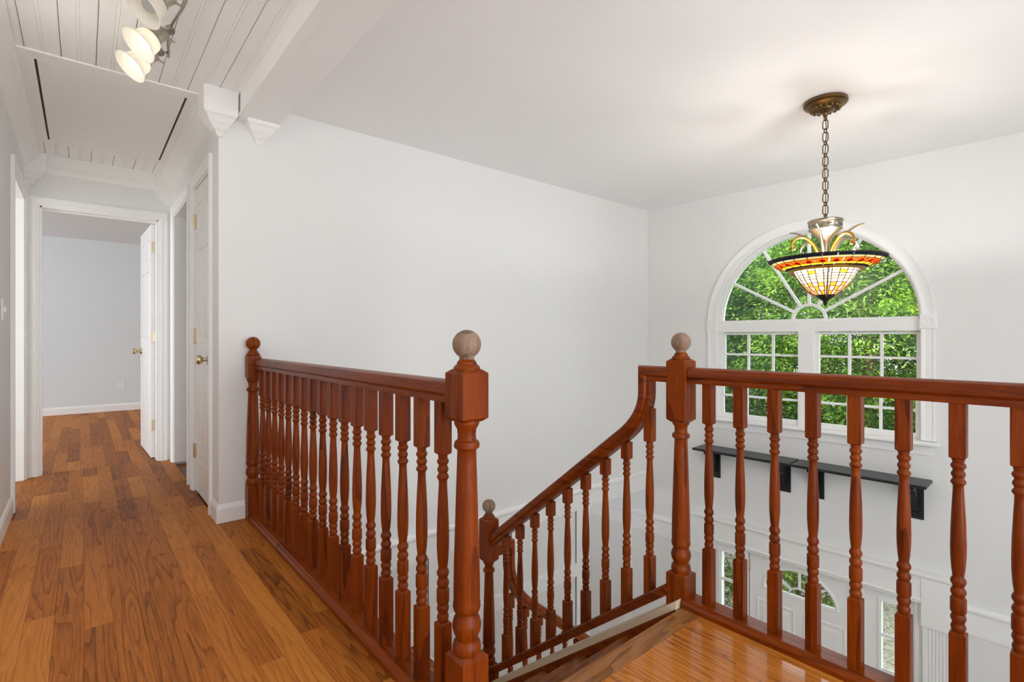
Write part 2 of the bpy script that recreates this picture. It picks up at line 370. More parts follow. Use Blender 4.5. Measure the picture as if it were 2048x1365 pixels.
for i in range(0, 7): run_planks(-.44-PW*(i+1), -.44-PW*i, 4.2, 5.06, .8, .9)
for i in range(0, 6): run_planks(.70+PW*i, .70+PW*(i+1), 4.21, 4.985, .7, .78)
struct('trim_nosing', MB().sweep([(0, 0), (.0, .074), (-.012, .082), (-.022, .076), (-.022, 0)], [(.826, .984, 0), (1.738, .984, 0)], (0, 0, 1)), M_NOSE, 'oak nosing board at the head of the stairs')

# ---- crown moulding, corner blocks
CROWN = [(0, 0), (-.085, 0), (-.085, -.018), (-.074, -.026), (-.066, -.05), (-.046, -.072), (-.026, -.086), (-.018, -.10), (-.012, -.12), (0, -.126)]
def crown(name, path, label):   # path horizontal; profile (out, down): n = z
    pr = [(dn, -o if False else o) for o, dn in CROWN]
    return struct(name, MB().sweep(pr, path, (0, 0, 1)), M_TRIM, label, sm=30)
crown('trim_1', [(XR, YW-.01, ZC), (XR, YE-.12, ZC)][::-1], 'crown moulding along the closet side of the hall')
crown('trim_2', [(XL, YE-.12, ZC), (XL, -1.7, ZC)][::-1], 'crown moulding along the light switch side of the hall')
crown('trim_3', [(XL+.12, YE, ZC), (XR-.12, YE, ZC)], 'crown moulding over the bedroom door')
def corner_block(name, x0, x1, y0, y1, ztop, zbox, tip, label):
    m = MB(); m.box(x0, x1, y0, y1, zbox, ztop)
    # moulded inverted pyramid: stacked shrinking rings towards the tip
    st = [(0, 0), (.06, .10), (.16, .16), (.34, .42), (.40, .46), (.62, .70), (.70, .74), (.86, .97)]
    rings = []
    for a, d in st:
        rings.append([(x0+(tip[0]-x0)*a, y0+(tip[1]-y0)*a), (x1+(tip[0]-x1)*a, y0+(tip[1]-y0)*a), (x1+(tip[0]-x1)*a, y1+(tip[1]-y1)*a), (x0+(tip[0]-x0)*a, y1+(tip[1]-y1)*a), zbox+(tip[2]-zbox)*d])
    v = [(p[0], p[1], r[4]) for r in rings for p in r[:4]]; f = []
    for k in range(len(rings)-1):
        for j in range(4): f.append((k*4+j, k*4+(j+1) % 4, k*4+4+(j+1) % 4, k*4+4+j))
    f.append(tuple((len(rings)-1)*4+j for j in range(4))); m.raw(v, f)
    return struct(name, m, M_TRIM, label)
corner_block('trim_4', .488, .652, 3.092, 3.26, ZC, 2.238, (.578, 3.186, 2.128), 'crown corner block with drop point on the wall corner')
corner_block('trim_5', .698, .870, 3.10, 3.192, 2.247, 2.240, (.775, 3.19, 2.128), 'moulded drop block under the beam end')
corner_block('trim_6', XL-.01, XL+.12, YE-.12, YE+.01, ZC, 2.24, (XL, YE, 2.10), 'crown corner block in the far corner by the doorway')
corner_block('trim_7', XR-.12, XR+.01, YE-.12, YE+.01, ZC, 2.24, (XR, YE, 2.10), 'crown corner block in the far corner by the open door')
# ---- baseboards
BB = [(0, 0), (0, .013), (.075, .013), (.088, .009), (.098, .004), (.10, 0)]
def baseboard(name, path, label=None, mat=M_TRIM):
    return struct(name, MB().sweep([(z, o) for z, o in BB], path, (0, 0, 1)), mat, label)
baseboard('baseboard_stair_wall', [(XR, 3.352, 0), (XR, YW, 0), (.716, YW, 0)][::-1], 'white baseboard wrapping the wall end')
baseboard('baseboard_left', [(XL, -1.6, 0), (XL, 4.13, 0)][::-1], 'white baseboard under the light switch')
baseboard('baseboard_bedroom', [(2.6, 9.05, 0), (-3, 9.05, 0)], 'white baseboard on the blue-grey bedroom wall')
# ---- door casings (mitred moulded frames)
CAS = [(0, 0), (.018, 0), (.020, .008), (.016, .02), (.016, .045), (.012, .05), (.009, .062), (0, .064)]   # (proud, across from outer to inner)
def casing(name, pts, n, parent=None, label=None, flip=1, prof=CAS, frame=WORLD):
    return struct(name, MB().sweep([(p, q*flip) for p, q in prof], pts, n), M_TRIM, label, parent, frame)
def door_frame(name, wall, c0, c1, top, face, thick, n):
    """casing + jamb of a doorway. wall='x' (wall plane x=face, opening along y) or 'y'"""
    t = thing(name, None, None, (0, 0, 0), kind='structure')
    if wall == 'x':
        pts = [(face, c0, 0), (face, c0, top), (face, c1, top), (face, c1, 0)]
        lo, hi = sorted((face, face+thick))
        box('jamb', lo, hi, c0-.002, c0+.016, 0, top, M_TRIM, t); box('jamb', lo, hi, c1-.016, c1+.002, 0, top, M_TRIM, t); box('head_jamb', lo, hi, c0, c1, top-.016, top+.002, M_TRIM, t)
    else:
        pts = [(c0, face, 0), (c0, face, top), (c1, face, top), (c1, face, 0)]
        lo, hi = sorted((face, face+thick))
        box('jamb', c0-.002, c0+.016, lo, hi, 0, top, M_TRIM, t); box('jamb', c1-.016, c1+.002, lo, hi, 0, top, M_TRIM, t); box('head_jamb', c0, c1, lo, hi, top-.016, top+.002, M_TRIM, t)
    # casing profile runs outward from the opening edge
    nn = Vector(n); P = [Vector(p) for p in pts]; out = []
    d = nn.cross((P[1]-P[0]).normalized()); cen = (P[0]+P[3])/2; sg = 1 if d.dot(P[0]-cen) > 0 else -1
    prof = [(p, sg*(.058-q)) for p, q in CAS]
    MB().sweep(prof, pts, n).out('casing', M_TRIM, t)
    return t
def six_panel(parent, fn, wd, ht, th, mat, panel_name='panel'):
    """leaf body + raised panels both sides; fn(a along width, b height, d depth)->xyz"""
    m = MB(); m.prism([(0, .008), (wd, .008), (wd, ht), (0, ht)], .006, th-.006, fn)
    st = .105*wd/.7; mid = .10*wd/.7; rails = [(.008, .22), (.86, 1.02), (1.60, 1.70), (ht-.115, ht)]
    for d0, d1 in ((0, .0065), (th-.0065, th)):
        m.prism([(0, .008), (st, .008), (st, ht), (0, ht)], d0, d1, fn); m.prism([(wd-st, .008), (wd, .008), (wd, ht), (wd-st, ht)], d0, d1, fn)
        e0, e1 = (d0+.0006, d1) if d0 == 0 else (d0, d1-.0006)
        for (a, b), (a2, b2) in zip(rails, rails[1:]): m.prism([(wd/2-mid/2, b), (wd/2+mid/2, b), (wd/2+mid/2, a2), (wd/2-mid/2, a2)], e0, e1, fn)
        for a, b in rails: m.prism([(st, a), (wd-st, a), (wd-st, b), (st, b)], e0, e1, fn)
    m.out('slab', mat, parent)
    for a0, a1 in ((st, wd/2-mid/2), (wd/2+mid/2, wd-st)):
        for b0, b1 in ((.22, .86), (1.02, 1.60), (1.70, ht-.115)):
            for s_ in (0, 1):
                g = .022; e = .008
                v = []
                for (ins, dd) in ((e, .0055), (g, .001)):
                    dep = dd if s_ == 0 else th-dd
                    v += [fn(a0+ins, b0+ins, dep), fn(a1-ins, b0+ins, dep), fn(a1-ins, b1-ins, dep), fn(a0+ins, b1-ins, dep)]
                MB().raw(v, [(0, 1, 5, 4), (1, 2, 6, 5), (2, 3, 7, 6), (3, 0, 4, 7), (4, 5, 6, 7), (3, 2, 1, 0)]).out(panel_name, mat, parent)
def knob(parent, p, axis, mat=M_BRASS):
    MB().lathe([(.032, 0), (.032, .004), (.026, .010), (.012, .014), (.011, .03), (.020, .036), (.027, .046), (.028, .056), (.024, .066), (.010, .070)], p, 18, axis).out('door_knob', mat, parent, sm=50)
def hinge(parent, x0, x1, y0, y1, z, pin):
    h = box('hinge', x0, x1, y0, y1, z-.045, z+.045, M_BRASS, parent)
    MB().lathe([(.006, -.048), (.006, .048)], (pin[0], pin[1], z), 8).out('hinge_pin', M_BRASS, h)
# closet door in the hall wall (closed)
d1 = door_frame('door_1', 'x', 3.42, 3.98, 2.03, XR, .12, (-1, 0, 0)); d1['label'] = 'closed white panelled closet door beside the wall end'
six_panel(d1, lambda a, b, d: (XR+.006+d, 3.438+a, b), .524, 2.01, .035, M_TRIM)
knob(d1, (XR+.006, 3.50, .893), (-1, 0, 0))
for z in (1.797, 1.037, .272): hinge(d1, XR-.004, XR+.012, 3.94, 3.968, z, (XR-.004, 3.965))
# doorway beyond it, open
d2 = door_frame('door_2', 'x', 4.21, 4.985, 2.03, XR, .12, (-1, 0, 0)); d2['label'] = 'white cased doorway next to the closet door'
# bedroom doorway with open leaf
d3 = door_frame('door_3', 'y', -.246, .487, 2.007, YE, .12, (0, -1, 0)); d3['label'] = 'white cased bedroom doorway with its panelled door swung open'
def leaf3(a, b, d): return (.443+d+.0*a-.03*a, 5.262+a, b)
six_panel(d3, leaf3, .70, 1.985, .035, M_TRIM)
knob(d3, (.424, 5.262+.64, .90), (-1, -.04, 0))
for z in (1.794, 1.037, .284): hinge(d3, .449, .487, 5.252, 5.263, z, (.484, 5.255))
box('door_stop', -.230, .471, YE+.055, YE+.067, 1.98, 1.991, M_TRIM, d3)
# doorway on the switch side
d4 = door_frame('door_4', 'x', 4.20, 5.06, 2.035, XL, -.12, (1, 0, 0)); d4['label'] = 'white cased doorway in the light switch wall'
# small wall plates
sw = thing('light_switch', 'white light switch plate on the hall wall', 'light switch', (XL, 3.736, 1.11))
box('plate', XL, XL+.006, 3.70, 3.772, 1.11, 1.226, M_PLATE, sw, c=.002); box('toggle', XL+.005, XL+.016, 3.731, 3.741, 1.158, 1.182, M_PLATE, sw, c=.002)
ou = thing('power_outlet', 'white double power outlet on the blue-grey bedroom wall', 'outlet', (.41, 9.05, .30))
box('plate', .372, .448, 9.044, 9.05, .30, .415, M_PLATE, ou, c=.002)
for z in (.333, .383):
    f_ = MB().lathe([(.017, 0), (.017, .003)], (.41, 9.044, z), 14, (0, -1, 0)).out('socket', M_PLATE, ou)
    box('slot', .402, .405, 9.039, 9.042, z-.005, z+.006, M_SLOT, f_); box('slot', .415, .418, 9.039, 9.042, z-.005, z+.006, M_SLOT, f_)

# ================================================================== white wainscot
# stair wall: chair rail, frieze, stiles and recessed field
wn = thing('trim_wainscot_stair', 'white panelled wainscot with chair rail on the stair wall', None, (2.2, YW, -.44), kind='structure')
CR = [(0, 0), (.012, 0), (.014, -.010), (.034, -.014), (.036, -.024), (.022, -.030), (.020, -.042), (.012, -.05), (0, -.05)]  # (out, up)
def chair_rail(parent, path, n_out, z_, name='chair_rail', prof=CR, frame=WORLD):
    """straight rail extruded between two points"""
    a, b = Vector(path[0]), Vector(path[1]); no = Vector(n_out)
    v = [p+no*o+Vector((0, 0, u)) for p in (a, b) for o, u in prof]; k = len(prof)
    return MB().raw(v, [tuple(range(k)), tuple(range(k, 2*k))[::-1]]+[(i, (i+1) % k, k+(i+1) % k, k+i) for i in range(k)]).out(name, M_TRIM, parent, None, frame)
chair_rail(wn, [(.83, YW, -.365), (4.555, YW, -.365)], (0, -1, 0), 0)
box('top_rail', .83, 4.555, YW-.014, YW, -.56, -.413, M_TRIM, wn)
for xs in (.83, 1.9, 2.68, 3.455): box('stile', xs, xs+(.10 if xs < 3.4 else .177), YW-.014, YW, ZF, -.56, M_TRIM, wn)
for xs0, xs1 in ((.93, 1.9), (2.0, 2.68), (2.78, 3.455)):
    MB().sweep([(0, 0), (.009, 0), (.004, .014), (0, .016)], [(xs0, YW, -2.0), (xs0, YW, -.56), (xs1, YW, -.56), (xs1, YW, -2.0)], (0, -1, 0)).out('panel_bead', M_TRIM, wn)
    box('panel_rail', xs0, xs1, YW-.014, YW, -1.16, -1.04, M_TRIM, wn)
# window wall
ww = thing('trim_wainscot_foyer', 'white wainscot with rail on the foyer window wall', None, (0, 1.7, -.81), WW, kind='structure')
for (a, b) in ((-1.65, .715), (2.715, 6.0)):
    chair_rail(ww, [(0, a, -.825), (0, b, -.825)], (-1, 0, 0), 0, frame=WW)
    box('top_rail', -.012, 0, a, b, -1.02, -.873, M_TRIM, ww)
    s_ = a+.1 if a < 0 else a+.05
    while s_ < b-.2:
        box('stile', -.012, 0, s_, s_+.09, ZF, -1.02, M_TRIM, ww); s_ += .62
# entry surround: fluted pilasters, entablature
en = thing('trim_entry', 'white fluted pilasters and moulded header around the front door', None, (0, 1.71, ZF), WW, kind='structure')
box('header', -.030, 0, .735, 2.70, -.90, -.716, M_TRIM, en)
chair_rail(en, [(0, .70, -.668), (0, 2.735, -.668)], (-1, 0, 0), 0, 'header_cap', [(0, 0), (.034, 0), (.06, -.006), (.062, -.022), (.044, -.032), (.036, -.05), (0, -.05)])
chair_rail(en, [(-.03, .735, -.868), (-.03, 2.70, -.868)], (-1, 0, 0), 0, 'header_bead', [(0, 0), (.006, -.002), (.010, -.010), (.004, -.018), (0, -.02)])
for s0 in (.745, 2.535):
    m = MB(); n_ = 6; wd = .155; pr = []
    for k in range(n_):
        u0 = s0+.018+k*(wd-.036)/n_; u1 = u0+(wd-.036)/n_
        pr += [(u0, -.028), (u0+.003, -.028)]+[((u0+u1)/2-.0075*math.cos(math.pi*j/4), -.028+.007*math.sin(math.pi*j/4)) for j in range(5)]+[(u1-.003, -.028)]
    pr = [(s0, 0), (s0, -.028)]+pr+[(s0+wd, -.028), (s0+wd, 0)]
    m.prism(pr, ZF+.2, -1.06, lambda a, b, d: (b, a, d)); m.out('pilaster_shaft', M_TRIM, en, None, WW)
    box('pilaster_block', -.040, 0, s0-.01, s0+wd+.01, -1.06, -.716, M_TRIM, en, c=.004); box('pilaster_base', -.036, 0, s0-.008, s0+wd+.008, ZF, ZF+.2, M_TRIM, en, c=.004)

# ================================================================== front door with fan light and sidelights
DC = 1.745
fd = thing('door_5', 'white front door with a fan window seen below the landing', None, (.05, DC, ZF), WW, kind='structure')
DT = -.925; D0, D1 = .05, .095
def wf(a, b, d): return (d, a, b)
FR_, FH_, FZ = .285, .228, -1.205
arcd = [(DC-FR_*math.cos(math.pi*i/24), FZ+FH_*math.sin(math.pi*i/24)) for i in range(25)]
m = MB()
for (a, b), (a2, b2) in zip(arcd, arcd[1:]): m.prism([(a, b), (a2, b2), (a2, DT), (a, DT)], D0, D1, wf)
for p in ([(DC-.41, ZF), (DC-FR_, ZF), (DC-FR_, DT), (DC-.41, DT)], [(DC+FR_, ZF), (DC+.41, ZF), (DC+.41, DT), (DC+FR_, DT)], [(DC-FR_, ZF), (DC+FR_, ZF), (DC+FR_, FZ), (DC-FR_, FZ)]): m.prism(p, D0, D1, wf)
m.out('slab', M_TRIM, fd)
MB().sweep([(0, -.016), (.010, -.012), (.012, 0), (.004, .010), (0, .012)], [(D0, a, b) for a, b in arcd]+[(D0, DC-FR_, FZ)], (-1, 0, 0)).out('fan_frame', M_TRIM, fd)
m = MB()
for an in (40, 90, 140): m.prism([(DC+.085*math.cos(R(an))-.008*math.sin(R(an)), FZ+.07*math.sin(R(an))+.008*math.cos(R(an))), (DC+.085*math.cos(R(an))+.008*math.sin(R(an)), FZ+.07*math.sin(R(an))-.008*math.cos(R(an))), (DC+FR_*math.cos(R(an))+.008*math.sin(R(an)), FZ+FH_*math.sin(R(an))-.008*math.cos(R(an))), (DC+FR_*math.cos(R(an))-.008*math.sin(R(an)), FZ+FH_*math.sin(R(an))+.008*math.cos(R(an)))], D0+.005, D0+.03, wf)
m.sweep([(0, -.007), (.012, -.007), (.012, .007), (0, .007)], [(D0+.03, DC-.085*math.cos(math.pi*i/12), FZ+.07*math.sin(math.pi*i/12)) for i in range(13)], (-1, 0, 0)); m.out('fan_muntin', M_TRIM, fd)
MB().prism(arcd, D0+.028, D0+.032, wf).out('pane', M_GLASS, fd)
for a0, a1 in ((DC-.33, DC-.05), (DC+.05, DC+.33)):
    for b0, b1 in ((-1.95, -1.34), (-2.75, -2.10)):
        MB().sweep([(0, 0), (.008, .004), (.008, .012), (0, .02)], [(D0, a0, b0), (D0, a1, b0), (D0, a1, b1), (D0, a0, b1)], (-1, 0, 0), closed=True).out('panel_moulding', M_TRIM, fd)
        v = [(D0-.001, a0+.02, b0+.02), (D0-.001, a1-.02, b0+.02), (D0-.001, a1-.02, b1-.02), (D0-.001, a0+.02, b1-.02), (D0-.007, a0+.045, b0+.045), (D0-.007, a1-.045, b0+.045), (D0-.007, a1-.045, b1-.045), (D0-.007, a0+.045, b1-.045)]
        MB().raw(v, [(0, 1, 5, 4), (1, 2, 6, 5), (2, 3, 7, 6), (3, 0, 4, 7), (4, 5, 6, 7), (3, 2, 1, 0)]).out('panel', M_TRIM, fd)
box('gap_strip', D0+.004, D0+.03, DC+.4105, DC+.4165, ZF, DT, M_DARK, fd)
box('hinge', D0-.008, D0+.01, DC+.405, DC+.422, -1.10, -1.00, M_BRASS, fd)
fj = MB().box(.0, .15, DC+.417, DC+.455, ZF, -.90).box(.0, .15, DC-.455, DC-.412, ZF, -.90).box(.0, .15, DC-.42, DC+.42, DT+.002, -.90); fj.out('jamb', M_TRIM, fd)
for nm, g0, g1, o0, o1, lb in (('window_2', 2.265, 2.425, 2.20, 2.45, 'narrow sidelight window on the hinge side of the front door'), ('window_3', 1.0, 1.165, .95, 1.29, 'narrow sidelight window on the latch side of the front door')):
    sl = thing(nm, lb, None, (.05, (g0+g1)/2, ZF), WW, kind='structure')
    GT, GB = -.995, -2.35
    m = MB().box(.03, .12, o0, g0, ZF, -.90).box(.03, .12, g1, o1, ZF, -.90).box(.03, .12, g0, g1, GT, -.90).box(.03, .12, g0, g1, ZF, GB); m.out('frame', M_TRIM, sl)
    MB().sweep([(0, 0), (.012, .002), (.012, .012), (0, .018)], [(.03, g0, GB), (.03, g1, GB), (.03, g1, GT), (.03, g0, GT)], (-1, 0, 0), closed=True).out('glazing_bead', M_TRIM, sl)
    zs = [GT-(GT-GB)*k/5 for k in range(6)]
    for k in range(5):
        box('pane', .058, .062, g0, g1, zs[k+1], zs[k], M_GLASS, sl)
        if k: box('muntin', .045, .075, g0, g1, zs[k]-.009, zs[k]+.009, M_TRIM, sl)

# ================================================================== arched window
wi = thing('window_1', 'white arched window with sunburst transom over two double-hung sashes', None, (0, WS, .20), WW, kind='structure')
CASW = .088
def arcpts(r, n=40, d=0.0, z=WZ): return [(d, WS-r*math.cos(math.pi*i/n), z+r*math.sin(math.pi*i/n)) for i in range(n+1)]
ACAS = [(0, 0), (.020, 0), (.022, .012), (.016, .022), (.016, .060), (.020, .068), (.024, .08), (0, .082)]
MB().sweep([(p, -(q)+.0) for p, q in ACAS], arcpts(.765), (-1, 0, 0)).out('arch_casing', M_TRIM, wi, sm=35)
# left/right casing legs, rosette blocks
for sgn, s0 in ((1, WS+.765), (-1, WS-.765-.082)):
    MB().prism([(0, 0), (-.020, 0), (-.022, .012), (-.016, .022), (-.016, .060), (-.020, .07), (-.022, .082), (0, .082)], .28, 1.12, lambda a, b, d: (a, s0+b, d)).out('side_casing', M_TRIM, wi)
    rb = box('rosette_block', -.028, 0, s0-.008, s0+.09, 1.09, 1.19, M_TRIM, wi, c=.003)
    MB().lathe([(.038, 0), (.036, .005), (.030, .002), (.026, .002), (.022, .006), (.014, .003), (.008, .006), (.002, .007)], (-.028, s0+.041, 1.14), 22, (-1, 0, 0)).out('rosette', M_TRIM, rb, sm=40)
# sill and apron
MB().cbox(-.065, .10, WS-.87, WS+.87, .245, .275, .008).out('sill', M_TRIM, wi)
MB().prism([(0, .17), (-.014, .175), (-.016, .20), (-.02, .235), (-.03, .245), (0, .245)], WS-.83, WS+.83, lambda a, b, d: (a, d, b)).out('apron', M_TRIM, wi)
# jamb liner (arch + legs) and inner frame
JL = [(-.125, 0), (.004, 0), (.004, .014), (-.03, .014), (-.03, .022), (-.125, .022)]
MB().sweep([(p, q) for p, q in JL], [(0, WS-.773, .27)]+arcpts(.773)+[(0, WS+.773, .27)], (-1, 0, 0)).out('jamb_liner', M_TRIM, wi, sm=35)
GR = .742; GD = .085
MB().sweep([(-.115, -.02), (-.05, -.02), (-.046, .0), (-.06, .012), (-.115, .012)], arcpts(GR+.012), (-1, 0, 0)).out('arch_sash_frame', M_TRIM, wi, sm=35)
box('transom_bar', .02, .125, WS-.765, WS+.765, 1.075, 1.165, M_TRIM, wi, c=.004)
box('arch_bottom_rail', .05, .11, WS-.74, WS+.74, 1.160, 1.185, M_TRIM, wi, c=.003)
# sunburst muntins
HB = .125
AN = [30, 60, 90, 120, 150]
for an in AN:
    ca, sa = math.cos(R(an)), math.sin(R(an)); h = .0105
    MB().prism([(WS+HB*ca-h*sa, WZ+.015+HB*sa+h*ca), (WS+HB*ca+h*sa, WZ+.015+HB*sa-h*ca), (WS+(GR+.005)*ca+h*sa, WZ+(GR+.005)*sa-h*ca), (WS+(GR+.005)*ca-h*sa, WZ+(GR+.005)*sa+h*ca)], GD-.012, GD+.014, wf).out('muntin', M_TRIM, wi)
MB().sweep([(-GD-.014, -.011), (-GD+.014, -.011), (-GD+.014, .011), (-GD-.014, .011)], [(0, WS-HB*math.cos(math.pi*i/20), WZ+.015+HB*math.sin(math.pi*i/20)) for i in range(21)], (-1, 0, 0)).out('hub_muntin', M_TRIM, wi, sm=35)
ang = [0]+AN+[180]
for a0, a1 in zip(ang, ang[1:]):
    pts = [(WS+GR*math.cos(R(a0+(a1-a0)*k/8)), WZ+.005+GR*math.sin(R(a0+(a1-a0)*k/8))) for k in range(9)]+[(WS+HB*math.cos(R(a1+(a0-a1)*k/4)), WZ+.005+HB*math.sin(R(a1+(a0-a1)*k/4))) for k in range(5)]
    MB().prism(pts, GD-.002, GD+.002, wf).out('pane', M_GLASS, wi)
MB().prism([(WS+HB*math.cos(math.pi*k/12), WZ+.005+HB*math.sin(math.pi*k/12)) for k in range(13)], GD-.002, GD+.002, wf).out('pane', M_GLASS, wi)
# double-hung sashes
box('mullion', .0, .125, WS-.062, WS+.062, .27, 1.08, M_TRIM, wi, c=.006)
for s0, s1 in ((1.752, 2.398), (.952, 1.598)):
    for lo, hi, d in ((.668, 1.056, .095), (.300, .668, .062)):
        fr = .036
        sa = MB(); sa.box(d-.016, d+.016, s0-fr, s0, lo-.02, hi+fr*.4).box(d-.016, d+.016, s1, s1+fr, lo-.02, hi+fr*.4).box(d-.016, d+.016, s0, s1, hi-.004 if hi > 1 else hi-.012, hi+fr*.4).box(d-.016, d+.016, s0, s1, lo-.03, lo+.014)
        so = sa.out('sash', M_TRIM, wi); so['label'] = 'upper sash' if hi > 1 else 'lower sash'
        l2, h2 = lo+.014, (hi if hi > 1 else hi-.012)
        for r_ in range(2):
            for c_ in range(3):
                ya, yb = s0+(s1-s0)*c_/3, s0+(s1-s0)*(c_+1)/3; za, zb = l2+(h2-l2)*r_/2, l2+(h2-l2)*(r_+1)/2
                box('pane', d-.002, d+.002, ya, yb, za, zb, M_GLASS, so)
        for c_ in (1, 2): yy = s0+(s1-s0)*c_/3; box('muntin', d-.011, d+.011, yy-.009, yy+.009, l2, h2, M_TRIM, so)
        box('muntin', d-.0112, d+.0112, s0, s1, (l2+h2)/2-.009, (l2+h2)/2+.009, M_TRIM, so)
    for e0, e1 in ((s0-.062, s0-.036), (s1+.036, s1+.062)): box('side_track', .022, .12, e0, e1, .27, 1.08, M_TRIM, wi)

# ================================================================== black wall shelves
for s0, s1, lb in ((1.722, 2.56, 'black wooden wall shelf on brackets, end nearer the blank stair wall'), (.845, 1.712, 'black wooden wall shelf on brackets, farther from the blank stair wall')):
    sh = thing('wall_shelf', lb, 'shelf', (-.12, (s0+s1)/2, -.30), WW, 'pair of black shelves under the arched window')
    box('board', -.255, 0, s0, s1, -.022, 0, M_BLACK, sh, c=.006)
    for sc in ((s0+.10, 1.585) if s0 < 1.7 else (1.838, 2.452)):
        bk = box('bracket', -.014, 0, sc-.05, sc+.05, -.30, -.022, M_BLACK, sh, c=.003)
        pts = [(-.014, -.022), (-.20, -.022), (-.20, -.05), (-.185, -.06), (-.165, -.058), (-.14, -.075), (-.12, -.11), (-.085, -.135), (-.07, -.165), (-.062, -.20), (-.04, -.235), (-.014, -.25)]
        MB().prism(pts, sc-.02, sc+.02, lambda a, b, d: (a, d, b)).out('scroll', M_BLACK, bk)

# ================================================================== turned posts and rails
def square(hw, z, c=0): return [(hw, hw, z), (-hw, hw, z), (-hw, -hw, z), (hw, -hw, z)]
def turned(name_prof, blocks, seg=16):
    """lathe sections + chamfered square blocks as one mesh; blocks [(half, z0, z1)]"""
    m = MB()
    for pr in name_prof: m.lathe(pr, seg=seg)
    for hw, z0, z1, c0, c1 in blocks:
        v = []; ch = hw*.30
        for z, s_ in ((z0, hw-ch if c0 else hw), (z0+(ch*.8 if c0 else 0), hw), (z1-(ch*.8 if c1 else 0), hw), (z1, hw-ch if c1 else hw)): v += square(s_, z)
        f = [(0, 1, 2, 3), (12, 13, 14, 15)]
        for k in range(3):
            for j in range(4): f.append((k*4+j, k*4+(j+1) % 4, k*4+4+(j+1) % 4, k*4+4+j))
        m.raw(v, f)
    return m
def bead(r0, r1, z0, z1, n=5): return [(r0+(r1-r0)*math.sin(math.pi*i/n), z0+(z1-z0)*i/n) for i in range(n+1)]
def baluster_mesh(bot, top, off=0, hw=.0175):
    """bot/top: ends of the square blocks; off: shift of the turning"""
    o = off
    pr = [(.013, .236+o)]+bead(.0135, .0165, .242+o, .262+o)+bead(.0135, .017, .266+o, .288+o)+[(.0168, .292+o), (.0175, .296+o), (.0175, .326+o), (.0168, .33+o)]+bead(.0125, .0172, .334+o, .358+o)+bead(.0125, .0172, .362+o, .386+o)
    pr += [(.0128, .392+o), (.0150, .41+o), (.0168, .44+o), (.0172, .47+o), (.0162, .52+o), (.0138, .575+o), (.0118, .615+o), (.0116, .628+o)]
    pr += bead(.0125, .0168, .630+o, .646+o)+bead(.0120, .0158, .650+o, .668+o)+bead(.0122, .0168, .672+o, .690+o)+[(.0135, .694+o), (.0135, .704+o)]
    m = turned([pr], [(hw, bot, .240+o, 0, 1), (hw, .700+o, top, 1, 0)], 14)
    return m
def newel_mesh(h=1.042, base=0.0, hw=.040):
    """upper part measured down from the top; base block reaches 'base'"""
    o = h-1.042
    pr = [(.030, .205+o), (.036, .216+o), (.037, .226+o), (.034, .238+o), (.027, .245+o)]+[(.028+.0095*math.sin(math.pi*i/6), .25+.06*i/6+o) for i in range(7)]+[(.028, .314+o), (.033, .318+o), (.036, .328+o), (.0355, .338+o), (.034, .346+o)]
    pr += [(.0345, .36+o), (.0335, .44+o), (.031, .52+o), (.028, .62+o), (.0255, .70+o), (.0245, .730+o), (.0265, .734+o), (.0325, .738+o), (.0335, .746+o), (.031, .754+o), (.0245, .758+o), (.0235, .772+o), (.025, .786+o), (.031, .796+o), (.033, .803+o), (.030, .816+o)]
    pc = [(.030, .934+o), (.034, .938+o), (.035, .944+o), (.031, .950+o), (.026, .953+o), (.0255, .958+o), (.022, .962+o), (.019, .966+o)]
    m = turned([pr, pc], [(hw, base, .212+o, 0, 1), (hw, .806+o, .940+o, 1, 1)], 24)
    bl = MB().lathe([(.018, .960+o), (.0195, .967+o)]+[(.0375*math.sin(R(a)), 1.0045+o-.0375*math.cos(R(a))) for a in range(32, 180, 12)]+[(.001, 1.042+o)], seg=24)
    return m, bl
RAIL = [(-.030, -.004), (-.029, .012), (-.024, .024), (-.013, .030), (.013, .030), (.024, .024), (.029, .012), (.030, -.004), (.026, -.010), (.021, -.013), (.023, -.022), (.022, -.030), (-.022, -.030), (-.023, -.022), (-.021, -.013), (-.026, -.010)]   # (across, up)
NSTD = [0, .205, .345, .746, .806, .8156, .9304, .94, 1.042]      # heights of the plain newel: base block, foot turning, neck ring, upper block, ball
def newel(parent, x, y, z, h=1.042, base=0.0, worn=True, hw=.04, name='newel_post', remap=None):
    m, bl = newel_mesh(h, base, hw)
    if remap:
        for q in (m, bl): q.v = [(a, b, float(np.interp(c, NSTD, remap)) if c > 0 else c) for a, b, c in q.v]
    o = add(name, mesh('newel', m.v, m.f, 35), M_POST, parent, (x, y, z))
    b = add('ball_finial', mesh('finial', bl.v, bl.f, 60), M_WORN if worn else M_POST, o, (x, y, z))
    if worn: b['label'] = 'worn greyish ball finial'
    return o
RT = .908; ZR = RT-.030; XA = .76; XB = 1.780
BAL = baluster_mesh(.028, .852); BAL_ME = mesh('baluster', BAL.v, BAL.f, 35)
# ---- hall guard
ha = thing('hall_balustrade', 'long reddish-brown turned wood balustrade beside the hall floor', 'balustrade', (XA, 2.1, 0))
newel(ha, XA, 1.082, 0); newel(ha, XA-.022, 3.146, 0, 1.028, 0, False, .034)
MB().sweep(RAIL, [(XA, 1.11, ZR), (XA, 3.12, ZR)], (1, 0, 0)).out('handrail', M_RAIL, ha, sm=35)
SHOE = [(-.052, 0), (-.052, .016), (-.046, .024), (-.036, .028), (-.034, .031), (.034, .031), (.036, .028), (.046, .024), (.052, .016), (.052, 0)]
def sweep_y(prof, x, ya, yb, z): return MB().sweep(prof, [(x, ya, z), (x, yb, z)], (1, 0, 0))
sweep_y(SHOE, XA, 1.115, 3.186, 0).out('shoe_rail', M_RAIL, ha)
for k in range(17): add('baluster', BAL_ME, M_POST, ha, (XA, 1.196+.1148*k, 0))
